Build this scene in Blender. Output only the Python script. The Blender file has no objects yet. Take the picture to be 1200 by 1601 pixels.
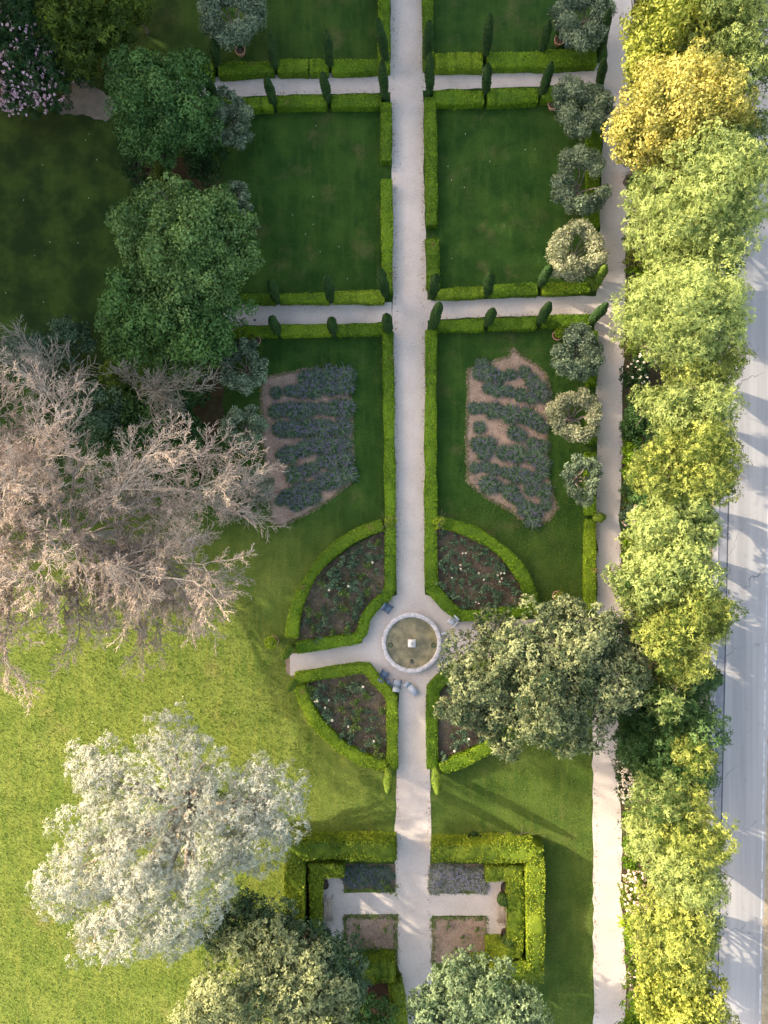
import bpy, math
import numpy as np
from math import radians, pi, sin, cos

scene = bpy.context.scene
COL = scene.collection
# ------------------------------------------------------------------ camera, sky, sun
H = 55.0
cam_d = bpy.data.cameras.new('camera'); cam = bpy.data.objects.new('camera', cam_d); COL.objects.link(cam)
cam.location = (0, 0, H); cam.rotation_euler = (0, 0, 0)
cam_d.sensor_fit = 'VERTICAL'; cam_d.sensor_height = 36; cam_d.sensor_width = 27
cam_d.lens = 36 * H / 80.05
cam_d.clip_start = 0.5; cam_d.clip_end = 2000
scene.camera = cam
SUN_EL = 22.5; SUN_AZ = (-0.894, 0.447)            # towards the sun, on the ground plane
w = bpy.data.worlds.new("World"); scene.world = w; w.use_nodes = True
nt = w.node_tree; bg = nt.nodes['Background']
sky = nt.nodes.new('ShaderNodeTexSky'); sky.sky_type = 'NISHITA'; sky.sun_disc = False
sky.sun_elevation = radians(SUN_EL); sky.sun_rotation = math.atan2(SUN_AZ[0], SUN_AZ[1])
sky.dust_density = 3.0; sky.ozone_density = 0.6
wb = nt.nodes.new('ShaderNodeMix'); wb.data_type = 'RGBA'; wb.blend_type = 'MULTIPLY'; wb.inputs[0].default_value = 1; wb.inputs[7].default_value = (1.16, 1.0, .86, 1)
nt.links.new(sky.outputs[0], wb.inputs[6]); nt.links.new(wb.outputs[2], bg.inputs[0]); bg.inputs[1].default_value = 0.15
sl = bpy.data.lights.new('sun', 'SUN'); sl.energy = 2.1; sl.angle = radians(0.6); sl.color = (1.0, 0.86, 0.66)
so = bpy.data.objects.new('sun', sl); COL.objects.link(so)
from mathutils import Vector
so.rotation_euler = Vector((SUN_AZ[0]*cos(radians(SUN_EL)), SUN_AZ[1]*cos(radians(SUN_EL)), sin(radians(SUN_EL)))).to_track_quat('Z', 'Y').to_euler()
scene.view_settings.view_transform = 'Standard'; scene.view_settings.look = 'None'
scene.view_settings.gamma = 1; scene.view_settings.exposure = 2.22
scene.render.engine = 'CYCLES'
scene.cycles.max_bounces = 5; scene.cycles.transparent_max_bounces = 4

# ------------------------------------------------------------------ helpers
def P(px, py, z=0.0):
    s = (1 - z / H) / 20.0
    return np.array([(px - 600) * s, (800 - py) * s, z])

def R_(seed): return np.random.RandomState(seed % (2**31))

class G:
    """collects quads (verts, faces, tone) and links them as ONE mesh object"""
    def __init__(s): s.v = []; s.f = []; s.t = []; s.m = []; s.n = 0
    def add(s, v, f, tone=0.5, mat=0):
        v = np.asarray(v, float).reshape(-1, 3); f = np.asarray(f, np.int64).reshape(-1, 4)
        s.v.append(v); s.f.append(f + s.n); s.n += len(v)
        s.t.append(np.broadcast_to(np.asarray(tone, float), (len(v),)).copy())
        s.m.append(np.full(len(f), mat, np.int32)); return s
    def box(s, c, d, tone=0.5, mat=0, rz=0.0, tilt=None):
        c = np.array(c, float); d = np.array(d, float) / 2
        v = np.array([[x, y, z] for z in (-1, 1) for y in (-1, 1) for x in (-1, 1)], float) * d
        if tilt is not None: v = v @ np.array(tilt).T
        if rz: v = v @ rotz(rz).T
        return s.add(v + c, [[0,2,3,1],[4,5,7,6],[0,1,5,4],[2,6,7,3],[0,4,6,2],[1,3,7,5]], tone, mat)
    def lathe(s, prof, c=(0,0,0), n=24, tone=0.5, mat=0):
        a = np.arange(n) * 2 * pi / n
        v = np.array([[r*cos(t) + c[0], r*sin(t) + c[1], z + c[2]] for r, z in prof for t in a])
        f = [[i*n + j, i*n + (j+1) % n, (i+1)*n + (j+1) % n, (i+1)*n + j] for i in range(len(prof)-1) for j in range(n)]
        return s.add(v, f, tone, mat)
    def tubes(s, p0, p1, r0, r1, tone=0.5, mat=0, sides=4):
        p0 = np.asarray(p0, float).reshape(-1, 3); p1 = np.asarray(p1, float).reshape(-1, 3); n = len(p0)
        r0 = np.broadcast_to(r0, (n,)); r1 = np.broadcast_to(r1, (n,))
        d = p1 - p0; d /= np.linalg.norm(d, axis=1, keepdims=True) + 1e-9
        up = np.where(np.abs(d[:, 2:3]) > .9, np.array([[1., 0, 0]]), np.array([[0., 0, 1]]))
        u = np.cross(d, up); u /= np.linalg.norm(u, axis=1, keepdims=True) + 1e-9; w_ = np.cross(d, u)
        vs = []
        for p, r in ((p0, r0), (p1, r1)):
            for k in range(sides):
                a = 2 * pi * k / sides
                vs.append(p + (u * cos(a) + w_ * sin(a)) * r[:, None])
        v = np.stack(vs, 1).reshape(-1, 3)
        f0 = np.array([[k, (k+1) % sides, sides + (k+1) % sides, sides + k] for k in range(sides)])
        f = (np.arange(n)[:, None, None] * 2 * sides + f0).reshape(-1, 4)
        t = np.repeat(np.broadcast_to(tone, (n,)), 2 * sides)
        return s.add(v, f, t, mat)
    def leaves(s, c, nrm, L, W, rng, tone=0.5, ax=None, mat=0, spread=0.6):
        n = len(c); nn = nrm + rng.normal(size=(n, 3)) * spread
        nn /= np.linalg.norm(nn, axis=1, keepdims=True) + 1e-9
        if ax is None: ax = rng.normal(size=(n, 3))
        ax = ax - nn * (ax * nn).sum(1, keepdims=True) * 1.0
        ax /= np.linalg.norm(ax, axis=1, keepdims=True) + 1e-9
        sd = np.cross(nn, ax)
        L = np.broadcast_to(L, (n,))[:, None] / 2; W = np.broadcast_to(W, (n,))[:, None] / 2
        v = np.stack([c - ax*L, c + sd*W + ax*L*.15, c + ax*L, c - sd*W + ax*L*.15], 1).reshape(-1, 3)
        f = np.arange(4 * n).reshape(-1, 4)
        return s.add(v, f, np.repeat(np.broadcast_to(tone, (n,)), 4), mat)
    def build(s, name, mats, parent=None, loc=(0,0,0), smooth=False, **tags):
        me = mesh_of(name, np.concatenate(s.v) - np.array(loc), np.concatenate(s.f), np.concatenate(s.t), np.concatenate(s.m), mats, smooth)
        o = bpy.data.objects.new(name, me); COL.objects.link(o)
        if parent is not None: o.parent = parent
        else: o.location = loc
        tag(o, **tags); return o

def mesh_of(name, v, f, t, m, mats, smooth=False):
    me = bpy.data.meshes.new(name)
    me.vertices.add(len(v)); me.vertices.foreach_set('co', v.astype(np.float32).ravel())
    me.loops.add(f.size); me.loops.foreach_set('vertex_index', f.astype(np.int32).ravel())
    me.polygons.add(len(f)); me.polygons.foreach_set('loop_start', np.arange(0, f.size, 4, dtype=np.int32))
    me.polygons.foreach_set('material_index', m)
    for x in (mats if isinstance(mats, (list, tuple)) else [mats]): me.materials.append(x)
    me.update(calc_edges=True)
    a = me.attributes.new('tone', 'FLOAT', 'POINT'); a.data.foreach_set('value', t.astype(np.float32))
    if smooth: me.polygons.foreach_set('use_smooth', np.ones(len(f), bool))
    return me

def rotz(a): return np.array([[cos(a), -sin(a), 0], [sin(a), cos(a), 0], [0, 0, 1]])
def rotx(a): return np.array([[1, 0, 0], [0, cos(a), -sin(a)], [0, sin(a), cos(a)]])
def tag(o, label=None, cat=None, group=None, kind=None):
    for k, v in (('label', label), ('category', cat), ('group', group), ('kind', kind)):
        if v: o[k] = v
def thing(name, loc, label, cat, group=None, rz=0.0):
    o = bpy.data.objects.new(name, None); COL.objects.link(o); o.location = tuple(loc); o.rotation_euler = (0, 0, rz)
    o.empty_display_size = .3; tag(o, label, cat, group); return o
def dup(o, loc=None, rz=None, sc=None, label=None, group=None, parent=None):
    c = o.copy(); COL.objects.link(c); c.parent = parent
    if loc is not None: c.location = tuple(loc)
    if rz is not None: c.rotation_euler = (0, 0, rz)
    if sc is not None: c.scale = sc if hasattr(sc, '__len__') else (sc, sc, sc)
    if label: c['label'] = label
    if group: c['group'] = group
    for ch in list(o.children): dup(ch, parent=c)
    return c
def sheet(name, pts, z, mat, kind='structure', **k):
    pts = [P(a, b, 0) for a, b in pts]
    me = bpy.data.meshes.new(name); me.from_pydata([(p[0], p[1], z) for p in pts], [], [list(range(len(pts)))]); me.materials.append(mat)
    me.update()
    if me.polygons[0].normal.z < 0: me.flip_normals()
    o = bpy.data.objects.new(name, me); COL.objects.link(o); tag(o, kind=kind, **k); return o
def wavy(pts, amp, step, seed, closed=True):
    """px polyline with an uneven, hand-edged outline"""
    rng = R_(seed); out = []; n = len(pts)
    for i in range(n if closed else n - 1):
        a = np.array(pts[i], float); b = np.array(pts[(i+1) % n], float); L = np.linalg.norm(b - a); k = max(1, int(L / step))
        d = (b - a) / max(L, 1e-6); nrm = np.array([-d[1], d[0]])
        for j in range(k):
            q = a + (b - a) * j / k
            out.append(tuple(q + (nrm * rng.normal() * amp if j else 0)))
    if not closed: out.append(tuple(pts[-1]))
    return out
def inside(pts, poly):
    x, y = pts[:, 0], pts[:, 1]; r = np.zeros(len(pts), bool); n = len(poly)
    for i in range(n):
        x0, y0 = poly[i]; x1, y1 = poly[(i+1) % n]
        if y0 == y1: continue
        c = ((y0 > y) != (y1 > y)) & (x < (x1 - x0) * (y - y0) / (y1 - y0) + x0); r ^= c
    return r
def scatter(poly, n, rng, mind=0):
    a = np.array(poly); lo, hi = a.min(0), a.max(0); out = []
    tries = 0
    while len(out) < n and tries < n * 60:
        q = lo + rng.rand(2) * (hi - lo); tries += 1
        if not inside(q[None], poly)[0]: continue
        if mind and any((q[0]-o[0])**2 + (q[1]-o[1])**2 < mind*mind for o in out): continue
        out.append(q)
    return np.array(out)

# ------------------------------------------------------------------ materials
def mat_new(name):
    m = bpy.data.materials.new(name); m.use_nodes = True; n = m.node_tree; b = n.nodes['Principled BSDF']; return m, n, b
def mixc(n, fac, a, b, blend='MIX'):
    x = n.nodes.new('ShaderNodeMix'); x.data_type = 'RGBA'; x.blend_type = blend
    for sock, val in ((x.inputs[0], fac), (x.inputs[6], a), (x.inputs[7], b)):
        if hasattr(val, 'links') or isinstance(val, bpy.types.NodeSocket): n.links.new(val, sock)
        elif hasattr(val, '__len__'): sock.default_value = (*val[:3], 1)
        else: sock.default_value = val
    return x.outputs[2]
def noise(n, vec, scale, detail=4, rough=.55, stretch=None):
    t = n.nodes.new('ShaderNodeTexNoise'); t.inputs['Scale'].default_value = scale; t.inputs['Detail'].default_value = detail; t.inputs['Roughness'].default_value = rough
    if stretch:
        mp = n.nodes.new('ShaderNodeMapping'); mp.inputs['Scale'].default_value = stretch; n.links.new(vec, mp.inputs[0]); vec = mp.outputs[0]
    n.links.new(vec, t.inputs['Vector']); return t.outputs[0]
def ramp(n, fac, lo, hi):
    r = n.nodes.new('ShaderNodeMapRange'); r.interpolation_type = 'SMOOTHSTEP'; r.inputs[1].default_value = lo; r.inputs[2].default_value = hi
    n.links.new(fac, r.inputs[0]); return r.outputs[0]
def math_(n, op, a, b):
    x = n.nodes.new('ShaderNodeMath'); x.operation = op
    for s, v in ((x.inputs[0], a), (x.inputs[1], b)):
        if isinstance(v, (int, float)): s.default_value = v
        else: n.links.new(v, s)
    return x.outputs[0]
def bump(n, b, h, strength, dist):
    x = n.nodes.new('ShaderNodeBump'); x.inputs['Strength'].default_value = strength; x.inputs['Distance'].default_value = dist
    n.links.new(h, x.inputs['Height']); n.links.new(x.outputs[0], b.inputs['Normal'])
def coords(n, which='Object'):
    return n.nodes.new('ShaderNodeTexCoord').outputs[which]
def geo_pos(n): return n.nodes.new('ShaderNodeNewGeometry').outputs['Position']

def foliage(name, dark, light, trans=.3, rough=.55, nscale=.5, tip=None, spec=.15):
    m, n, b = mat_new(name)
    at = n.nodes.new('ShaderNodeAttribute'); at.attribute_name = 'tone'
    ns = noise(n, geo_pos(n), nscale, 3)
    f = math_(n, 'ADD', at.outputs['Fac'], math_(n, 'MULTIPLY', math_(n, 'SUBTRACT', ns, .5), .9))
    f = ramp(n, f, 0, 1)
    c = mixc(n, f, dark, light)
    if tip is not None:
        c = mixc(n, ramp(n, at.outputs['Fac'], 1.4, 1.6), c, tip)
    n.links.new(c, b.inputs['Base Color']); b.inputs['Roughness'].default_value = rough; b.inputs['Specular IOR Level'].default_value = spec
    tr = n.nodes.new('ShaderNodeBsdfTranslucent'); mx = n.nodes.new('ShaderNodeMixShader'); mx.inputs[0].default_value = trans
    g = mixc(n, 1.0, c, (1.25, 1.3, .7), 'MULTIPLY'); n.links.new(g, tr.inputs[0])
    n.links.new(b.outputs[0], mx.inputs[1]); n.links.new(tr.outputs[0], mx.inputs[2])
    n.links.new(mx.outputs[0], n.nodes['Material Output'].inputs[0]); return m
def plain(name, a, b_, scale=6, rough=.8, bumpd=.01, spec=.3, detail=5, metal=0):
    m, n, b = mat_new(name); v = geo_pos(n); ns = noise(n, v, scale, detail)
    n.links.new(mixc(n, ramp(n, ns, .3, .7), a, b_), b.inputs['Base Color'])
    b.inputs['Roughness'].default_value = rough; b.inputs['Specular IOR Level'].default_value = spec; b.inputs['Metallic'].default_value = metal
    if bumpd: bump(n, b, noise(n, v, scale * 5, 4), .5, bumpd)
    return m

M = {}
# foliage kinds
M['box']      = foliage('clipped_box', (.065,.135,.009), (.23,.38,.020), .25, nscale=.8, tip=(.22,.18,.06))
M['boxlime']  = foliage('clipped_lime_box', (.09,.17,.010), (.32,.44,.028), .25, nscale=.8, tip=(.30,.24,.08))
M['privet']   = foliage('clipped_privet', (.065,.12,.010), (.30,.37,.030), .25, nscale=.9)
M['cypress']  = foliage('cypress_foliage', (.012,.036,.010), (.045,.10,.018), .1, nscale=1.5)
M['cyplime']  = foliage('young_cypress_foliage', (.045,.095,.012), (.20,.28,.03), .2, nscale=1.5)
M['olive']    = foliage('olive_leaves', (.06,.10,.06), (.28,.35,.22), .2, nscale=1)
M['oliveyel'] = foliage('pale_olive_leaves', (.15,.18,.10), (.50,.50,.32), .25, nscale=1)
M['deep']     = foliage('deep_green_leaves', (.020,.060,.016), (.11,.215,.06), .25, nscale=.35)
M['mid']      = foliage('mid_green_leaves', (.035,.085,.022), (.18,.29,.095), .3, nscale=.35)
M['dull']     = foliage('dull_oak_leaves', (.022,.045,.020), (.28,.31,.145), .2, nscale=.3)
M['grey']     = foliage('grey_green_leaves', (.03,.065,.03), (.21,.28,.14), .2, nscale=.3)
M['ash']      = foliage('ash_leaves', (.035,.075,.014), (.33,.40,.125), .28, nscale=.35)
M['ashyel']   = foliage('yellowing_ash_leaves', (.05,.09,.014), (.38,.42,.095), .3, nscale=.35)
M['gold']     = foliage('golden_leaves', (.14,.15,.025), (.60,.54,.15), .25, nscale=.4)
M['lime']     = foliage('lime_leaves', (.10,.14,.018), (.46,.49,.10), .3, nscale=.4)
M['shade']    = foliage('dark_shrub_leaves', (.010,.036,.010), (.05,.11,.03), .2, nscale=.6)
M['moss']     = foliage('mossy_yellow_green_leaves', (.035,.065,.008), (.16,.23,.03), .3, nscale=.6)
M['cedar']    = foliage('silver_cedar_needles', (.15,.175,.13), (.40,.415,.345), .1, nscale=.3)
M['rose']     = foliage('rose_leaves', (.04,.085,.045), (.15,.23,.13), .2, nscale=1)
M['herb']     = foliage('border_herbs', (.05,.10,.02), (.2,.28,.07), .3, nscale=1)
M['lav']      = foliage('lavender_stems', (.025,.065,.028), (.14,.22,.105), .15, nscale=1.2, tip=(.13,.12,.18))
M['lavpale']  = foliage('faded_lavender_stems', (.07,.10,.055), (.3,.32,.22), .15, nscale=1.2, tip=(.30,.27,.36))
M['pink']     = foliage('pink_petals', (.55,.26,.38), (.85,.62,.72), .3, nscale=3)
M['white']    = foliage('white_petals', (.7,.62,.55), (.9,.85,.8), .3, nscale=3)
M['blush']    = foliage('blush_petals', (.62,.42,.36), (.88,.74,.68), .3, nscale=3)
M['deadtwig'] = foliage('dead_twigs', (.24,.19,.15), (.66,.54,.44), .05, nscale=.25)
M['greytwig'] = foliage('grey_twigs', (.16,.15,.12), (.38,.36,.30), .05, nscale=.4)
M['bark']     = plain('bark', (.10,.08,.06), (.24,.20,.16), 9, .9, .03)
M['palebark'] = plain('pale_bark', (.20,.17,.14), (.42,.37,.31), 7, .9, .03)
M['stone']    = plain('weathered_stone', (.33,.32,.32), (.62,.60,.60), 5, .85, .012)
M['whitestone'] = plain('white_stone', (.62,.60,.58), (.8,.78,.76), 8, .8, .006)
M['terra']    = plain('terracotta', (.42,.22,.14), (.62,.38,.27), 9, .85, .008)
M['darkclay'] = plain('dark_glazed_clay', (.03,.018,.018), (.06,.04,.04), 9, .5, .004)
M['potsoil']  = plain('pot_soil', (.05,.035,.025), (.1,.075,.05), 20, .95, .01)
M['wood']     = plain('bleached_teak', (.30,.25,.20), (.46,.39,.32), 14, .75, .003)
M['bluefab']  = plain('slate_blue_canvas', (.10,.15,.22), (.15,.21,.29), 20, .8, .002)
M['greyfab']  = plain('pale_grey_canvas', (.34,.38,.43), (.44,.48,.53), 20, .8, .002)
M['bluemet']  = plain('blue_grey_painted_metal', (.05,.08,.12), (.08,.12,.17), 20, .5, .001)
M['palemet']  = plain('pale_painted_metal', (.42,.44,.47), (.54,.56,.58), 20, .5, .001)
M['bluebox']  = plain('faded_blue_paint', (.14,.22,.27), (.2,.29,.34), 12, .6, .002)
M['iron']     = plain('dark_iron', (.03,.03,.03), (.06,.06,.06), 20, .6, .002)

def mat_lawn():
    m, n, b = mat_new('grass_lawn'); v = geo_pos(n)
    sep = n.nodes.new('ShaderNodeSeparateXYZ'); n.links.new(v, sep.inputs[0])
    big = noise(n, v, .09, 4); mid = noise(n, v, .45, 5, .6); fine = noise(n, v, 7, 4, .7); streak = noise(n, v, 1.2, 4, .6, (2.2, .25, 1)); vf = noise(n, v, 26, 3, .7)
    # fine-bladed garden turf
    turf = mixc(n, ramp(n, mid, .3, .72), (.014,.056,.008), (.050,.112,.017))
    turf = mixc(n, math_(n, 'MULTIPLY', ramp(n, streak, .45, .7), .45), turf, (.07,.125,.02))
    dry = noise(n, v, .33, 5, .7); turf = mixc(n, math_(n, 'MULTIPLY', ramp(n, dry, .52, .72), .7), turf, (.13,.12,.05))
    wv = n.nodes.new('ShaderNodeTexWave'); wv.bands_direction = 'X'; wv.inputs['Scale'].default_value = .16; wv.inputs['Distortion'].default_value = .8; wv.inputs['Detail Scale'].default_value = .3; n.links.new(v, wv.inputs[0])
    turf = mixc(n, math_(n, 'MULTIPLY', wv.outputs['Fac'], .35), turf, (.018,.062,.008))
    # yellowish meadow in the west and south-west, its colour lightened to imitate sunlight
    mead = mixc(n, ramp(n, mid, .3, .7), (.105,.165,.024), (.185,.235,.045))
    mead = mixc(n, math_(n, 'MULTIPLY', ramp(n, streak, .4, .75), .5), mead, (.26,.275,.055))
    mead = mixc(n, math_(n, 'MULTIPLY', ramp(n, noise(n, v, .2, 4), .6, .75), .6), mead, (.30,.26,.09))
    deep = mixc(n, ramp(n, mid, .35, .75), (.012,.038,.007), (.062,.115,.016))  # western grass darkened to imitate tree shade, paler noise for light streaks
    # south of a wandering line the grass colour brightens, a painted sun edge
    fy = math_(n, 'ADD', sep.outputs[1], math_(n, 'MULTIPLY', math_(n, 'SUBTRACT', big, .5), 10))
    south = ramp(n, math_(n, 'MULTIPLY', fy, -1), -2, 9)
    west = ramp(n, math_(n, 'MULTIPLY', math_(n, 'ADD', sep.outputs[0], math_(n, 'MULTIPLY', math_(n, 'SUBTRACT', big, .5), 6)), -1), -3, 8)
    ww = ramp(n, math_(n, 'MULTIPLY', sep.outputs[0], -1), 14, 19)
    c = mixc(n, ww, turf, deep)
    turf2 = mixc(n, .5, turf, mead)
    c = mixc(n, math_(n, 'MULTIPLY', south, .75), c, turf2)
    c = mixc(n, math_(n, 'MULTIPLY', south, west), c, mead)
    c = mixc(n, math_(n, 'MULTIPLY', ramp(n, fine, .35, .75), .35), c, (.012,.03,.004))
    n.links.new(c, b.inputs['Base Color']); b.inputs['Roughness'].default_value = .9; b.inputs['Specular IOR Level'].default_value = .15
    hh = math_(n, 'ADD', math_(n, 'MULTIPLY', vf, .5), fine)
    bump(n, b, hh, .9, .12); return m
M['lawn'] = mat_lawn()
def mat_gravel():
    m, n, b = mat_new('pale_gravel'); v = geo_pos(n)
    c = mixc(n, ramp(n, noise(n, v, .5, 5), .3, .7), (.43,.385,.345), (.53,.475,.43))
    c = mixc(n, math_(n, 'MULTIPLY', ramp(n, noise(n, v, 9, 4, .8), .4, .65), .5), c, (.64,.59,.54))
    c = mixc(n, math_(n, 'MULTIPLY', ramp(n, noise(n, v, 1.6, 6, .7), .55, .75), .45), c, (.33,.28,.235))
    c = mixc(n, math_(n, 'MULTIPLY', ramp(n, noise(n, v, 30, 2, .8), .62, .7), .5), c, (.25,.21,.19))
    n.links.new(c, b.inputs['Base Color']); b.inputs['Roughness'].default_value = .95; b.inputs['Specular IOR Level'].default_value = .1
    bump(n, b, noise(n, v, 22, 4, .8), .5, .02); return m
M['gravel'] = mat_gravel()
def mat_soil(name, a, b_, c_, amt=.5):
    m, n, b = mat_new(name); v = geo_pos(n)
    c = mixc(n, ramp(n, noise(n, v, 1.1, 5), .3, .7), a, b_)
    c = mixc(n, math_(n, 'MULTIPLY', ramp(n, noise(n, v, 9, 4, .8), .45, .65), amt), c, c_)
    c = mixc(n, math_(n, 'MULTIPLY', ramp(n, noise(n, v, 16, 3, .8), .55, .7), .5), c, (.04,.03,.022))
    n.links.new(c, b.inputs['Base Color']); b.inputs['Roughness'].default_value = .95; b.inputs['Specular IOR Level'].default_value = .1
    bump(n, b, noise(n, v, 9, 5, .8), .9, .08); return m
M['soil'] = mat_soil('dark_bed_soil', (.10,.072,.055), (.19,.145,.105), (.32,.26,.18))
M['mulch'] = mat_soil('bark_mulch', (.23,.165,.125), (.36,.265,.20), (.48,.37,.29), .6)
M['straw'] = mat_soil('dry_verge', (.26,.20,.12), (.42,.34,.22), (.52,.45,.32), .5)
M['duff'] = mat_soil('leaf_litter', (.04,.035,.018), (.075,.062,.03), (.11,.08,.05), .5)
M['shadegravel'] = mat_soil('shaded_gravel', (.20,.18,.15), (.27,.245,.215), (.11,.115,.06), .5)  # gravel copy darkened to stand in for shade, with greenish overgrown flecks
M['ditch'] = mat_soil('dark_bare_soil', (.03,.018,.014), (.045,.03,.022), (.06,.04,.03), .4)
def mat_asphalt():
    m, n, b = mat_new('worn_asphalt'); v = geo_pos(n)
    c = mixc(n, ramp(n, noise(n, v, .35, 4, .6, (3.0, .12, 1)), .3, .7), (.28,.27,.265), (.385,.37,.355))
    c = mixc(n, math_(n, 'MULTIPLY', ramp(n, noise(n, v, 25, 3, .8), .4, .7), .25), c, (.42,.415,.41))
    c = mixc(n, math_(n, 'MULTIPLY', ramp(n, noise(n, v, .8, 5, .7), .6, .7), .25), c, (.17,.17,.175))
    vo = n.nodes.new('ShaderNodeTexVoronoi'); vo.feature = 'DISTANCE_TO_EDGE'; vo.inputs['Scale'].default_value = .22; vo.inputs['Randomness'].default_value = 1
    ns = n.nodes.new('ShaderNodeTexNoise'); ns.inputs['Scale'].default_value = 1.2; n.links.new(v, ns.inputs[0])
    ad = n.nodes.new('ShaderNodeVectorMath'); ad.operation = 'ADD'; n.links.new(v, ad.inputs[0]); n.links.new(ns.outputs['Color'], ad.inputs[1]); n.links.new(ad.outputs[0], vo.inputs['Vector'])
    ck = math_(n, 'SUBTRACT', 1, ramp(n, vo.outputs['Distance'], .002, .012))
    c = mixc(n, math_(n, 'MULTIPLY', ck, math_(n, 'MULTIPLY', ramp(n, noise(n, v, .15, 3), .45, .6), .7)), c, (.10,.10,.10))
    n.links.new(c, b.inputs['Base Color']); b.inputs['Roughness'].default_value = .85; b.inputs['Specular IOR Level'].default_value = .25
    bump(n, b, noise(n, v, 30, 3, .8), .3, .01); return m
M['asphalt'] = mat_asphalt()
M['gutter'] = plain('gutter_asphalt', (.20,.205,.225), (.27,.27,.285), 1.2, .85, .004)
M['concrete'] = plain('pale_concrete_kerb', (.33,.31,.30), (.46,.44,.42), 2.5, .9, .006)
M['joint'] = plain('dark_road_joint', (.05,.055,.07), (.09,.095,.11), 4, .8, 0)
M['paint'] = plain('worn_white_road_paint', (.36,.36,.365), (.58,.58,.58), 2.5, .7, 0)
def mat_water():
    m, n, b = mat_new('murky_pond_water'); v = geo_pos(n)
    c = mixc(n, ramp(n, noise(n, v, 1.1, 5, .65), .35, .65), (.13,.12,.065), (.29,.245,.13))  # murky base; the paler patches imitate sun and reflections on the water
    c = mixc(n, math_(n, 'MULTIPLY', ramp(n, noise(n, v, 12, 3), .6, .7), .3), c, (.12,.12,.06))
    n.links.new(c, b.inputs['Base Color']); b.inputs['Roughness'].default_value = .12; b.inputs['Specular IOR Level'].default_value = .5
    bump(n, b, noise(n, v, 5, 3), .15, .01); return m
M['water'] = mat_water()

# ------------------------------------------------------------------ ground, paths, road
def plane(name, x0, x1, y0, y1, z, mat):
    me = bpy.data.meshes.new(name); me.from_pydata([(x0,y0,z),(x1,y0,z),(x1,y1,z),(x0,y1,z)], [], [(0,1,2,3)]); me.materials.append(mat)
    o = bpy.data.objects.new(name, me); COL.objects.link(o); o['kind'] = 'structure'; return o
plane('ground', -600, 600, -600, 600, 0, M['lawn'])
def strip(name, L, R, z, mat, amp=.8, seed=1, step=14):
    """gravel strip between a left and a right px polyline"""
    l = wavy(L, amp, step, seed, False); r = wavy(R, amp, step, seed + 1, False)
    return sheet(name, l + r[::-1], z, mat)
strip('main_path', [(610,-300),(610,0),(610,150),(612,400),(615,560),(618,800),(620,925),(621,1000)], [(661,-300),(661,0),(661,150),(664,350),(668,450),(667,520),(665,800),(664,930),(664,1000)], .020, M['gravel'], seed=3)
strip('main_path', [(621,1000),(624,1080),(620,1200),(617,1320),(618,1395),(622,1430),(619,1500),(630,1540),(632,1700)], [(664,1000),(668,1080),(672,1200),(674,1300),(671,1395),(675,1430),(675,1520),(672,1600),(672,1700)], .020, M['gravel'], seed=5)
strip('upper_cross_path', [(250,122),(325,121),(500,115),(612,112)], [(250,153),(325,150),(500,147),(612,144)], .016, M['gravel'], seed=7)
strip('upper_cross_path', [(660,109),(800,104),(955,98)], [(660,141),(800,136),(955,129)], .016, M['gravel'], seed=9)
strip('lower_cross_path', [(352,476),(420,475),(520,472),(612,472)], [(352,509),(420,508),(520,506),(612,503)], .016, M['gravel'], seed=11)
strip('lower_cross_path', [(660,469),(800,465),(940,461)], [(660,500),(800,494),(940,490)], .016, M['gravel'], seed=13)
strip('east_path', [(954,-300),(953,0),(947,100),(941,200),(939,300),(936,400),(930,480),(932,600),(932,800),(933,960),(926,1150),(926,1300),(928,1450),(929,1700)],
      [(989,-300),(990,0),(993,60),(991,100),(981,170),(990,250),(988,310),(980,360),(977,400),(976,480),(976,560),(972,620),(974,700),(968,800),(971,900),(974,960),(966,1150),(967,1240),(972,1300),(970,1400),(976,1450),(979,1530),(978,1700)], .012, M['gravel'], amp=1.0, seed=15)
sheet('fountain_plaza', [(643+77*cos(a), 1003+77*sin(a)) for a in np.linspace(0, 2*pi, 60, endpoint=False)], .024, M['gravel'])
strip('west_arm_path', [(453,1022),(520,1012),(575,1003),(600,1000)], [(453,1056),(520,1047),(575,1036),(600,1036)], .016, M['gravel'], amp=.4, seed=17)
strip('east_arm_path', [(700,972),(790,968),(935,966)], [(700,1032),(800,1026),(935,1012)], .016, M['gravel'], amp=.6, seed=19)
sheet('worn_earth_patch', wavy([(444,1022),(456,1018),(458,1058),(448,1052)], .8, 6, 4), .008, M['mulch'])
strip('garden_room_path', [(503,1396),(560,1395),(622,1395)], [(503,1429),(560,1429),(622,1429)], .016, M['gravel'], amp=.3, seed=21)
strip('garden_room_path', [(668,1396),(730,1396),(790,1397)], [(668,1431),(730,1431),(790,1432)], .016, M['gravel'], amp=.3, seed=23)
sheet('forecourt', [(503,1370),(537,1370),(537,1468),(503,1468)], .012, M['gravel'])
sheet('forecourt', [(760,1375),(795,1375),(795,1471),(760,1471)], .012, M['gravel'])
sheet('shady_path', wavy([(110,108),(122,118),(140,132),(172,150),(182,172),(165,190),(130,178),(96,180),(88,170),(104,140)], 1.2, 6, 31), .008, M['shadegravel'])
for k, p in enumerate([[(270,250),(330,235),(335,300),(290,330),(262,300)], [(305,560),(345,575),(350,640),(325,700),(315,760),(300,640)], [(230,235),(262,235),(265,285),(240,300),(222,265)]]):
    sheet('leaf_litter', wavy(p, 3, 10, 40 + k), .004, M['duff'])
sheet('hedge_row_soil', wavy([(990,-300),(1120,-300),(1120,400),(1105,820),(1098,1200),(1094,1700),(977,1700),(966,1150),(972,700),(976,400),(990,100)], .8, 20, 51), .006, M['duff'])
def road_x(x0, k, py): return x0 - k * (py - 420)
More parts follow.
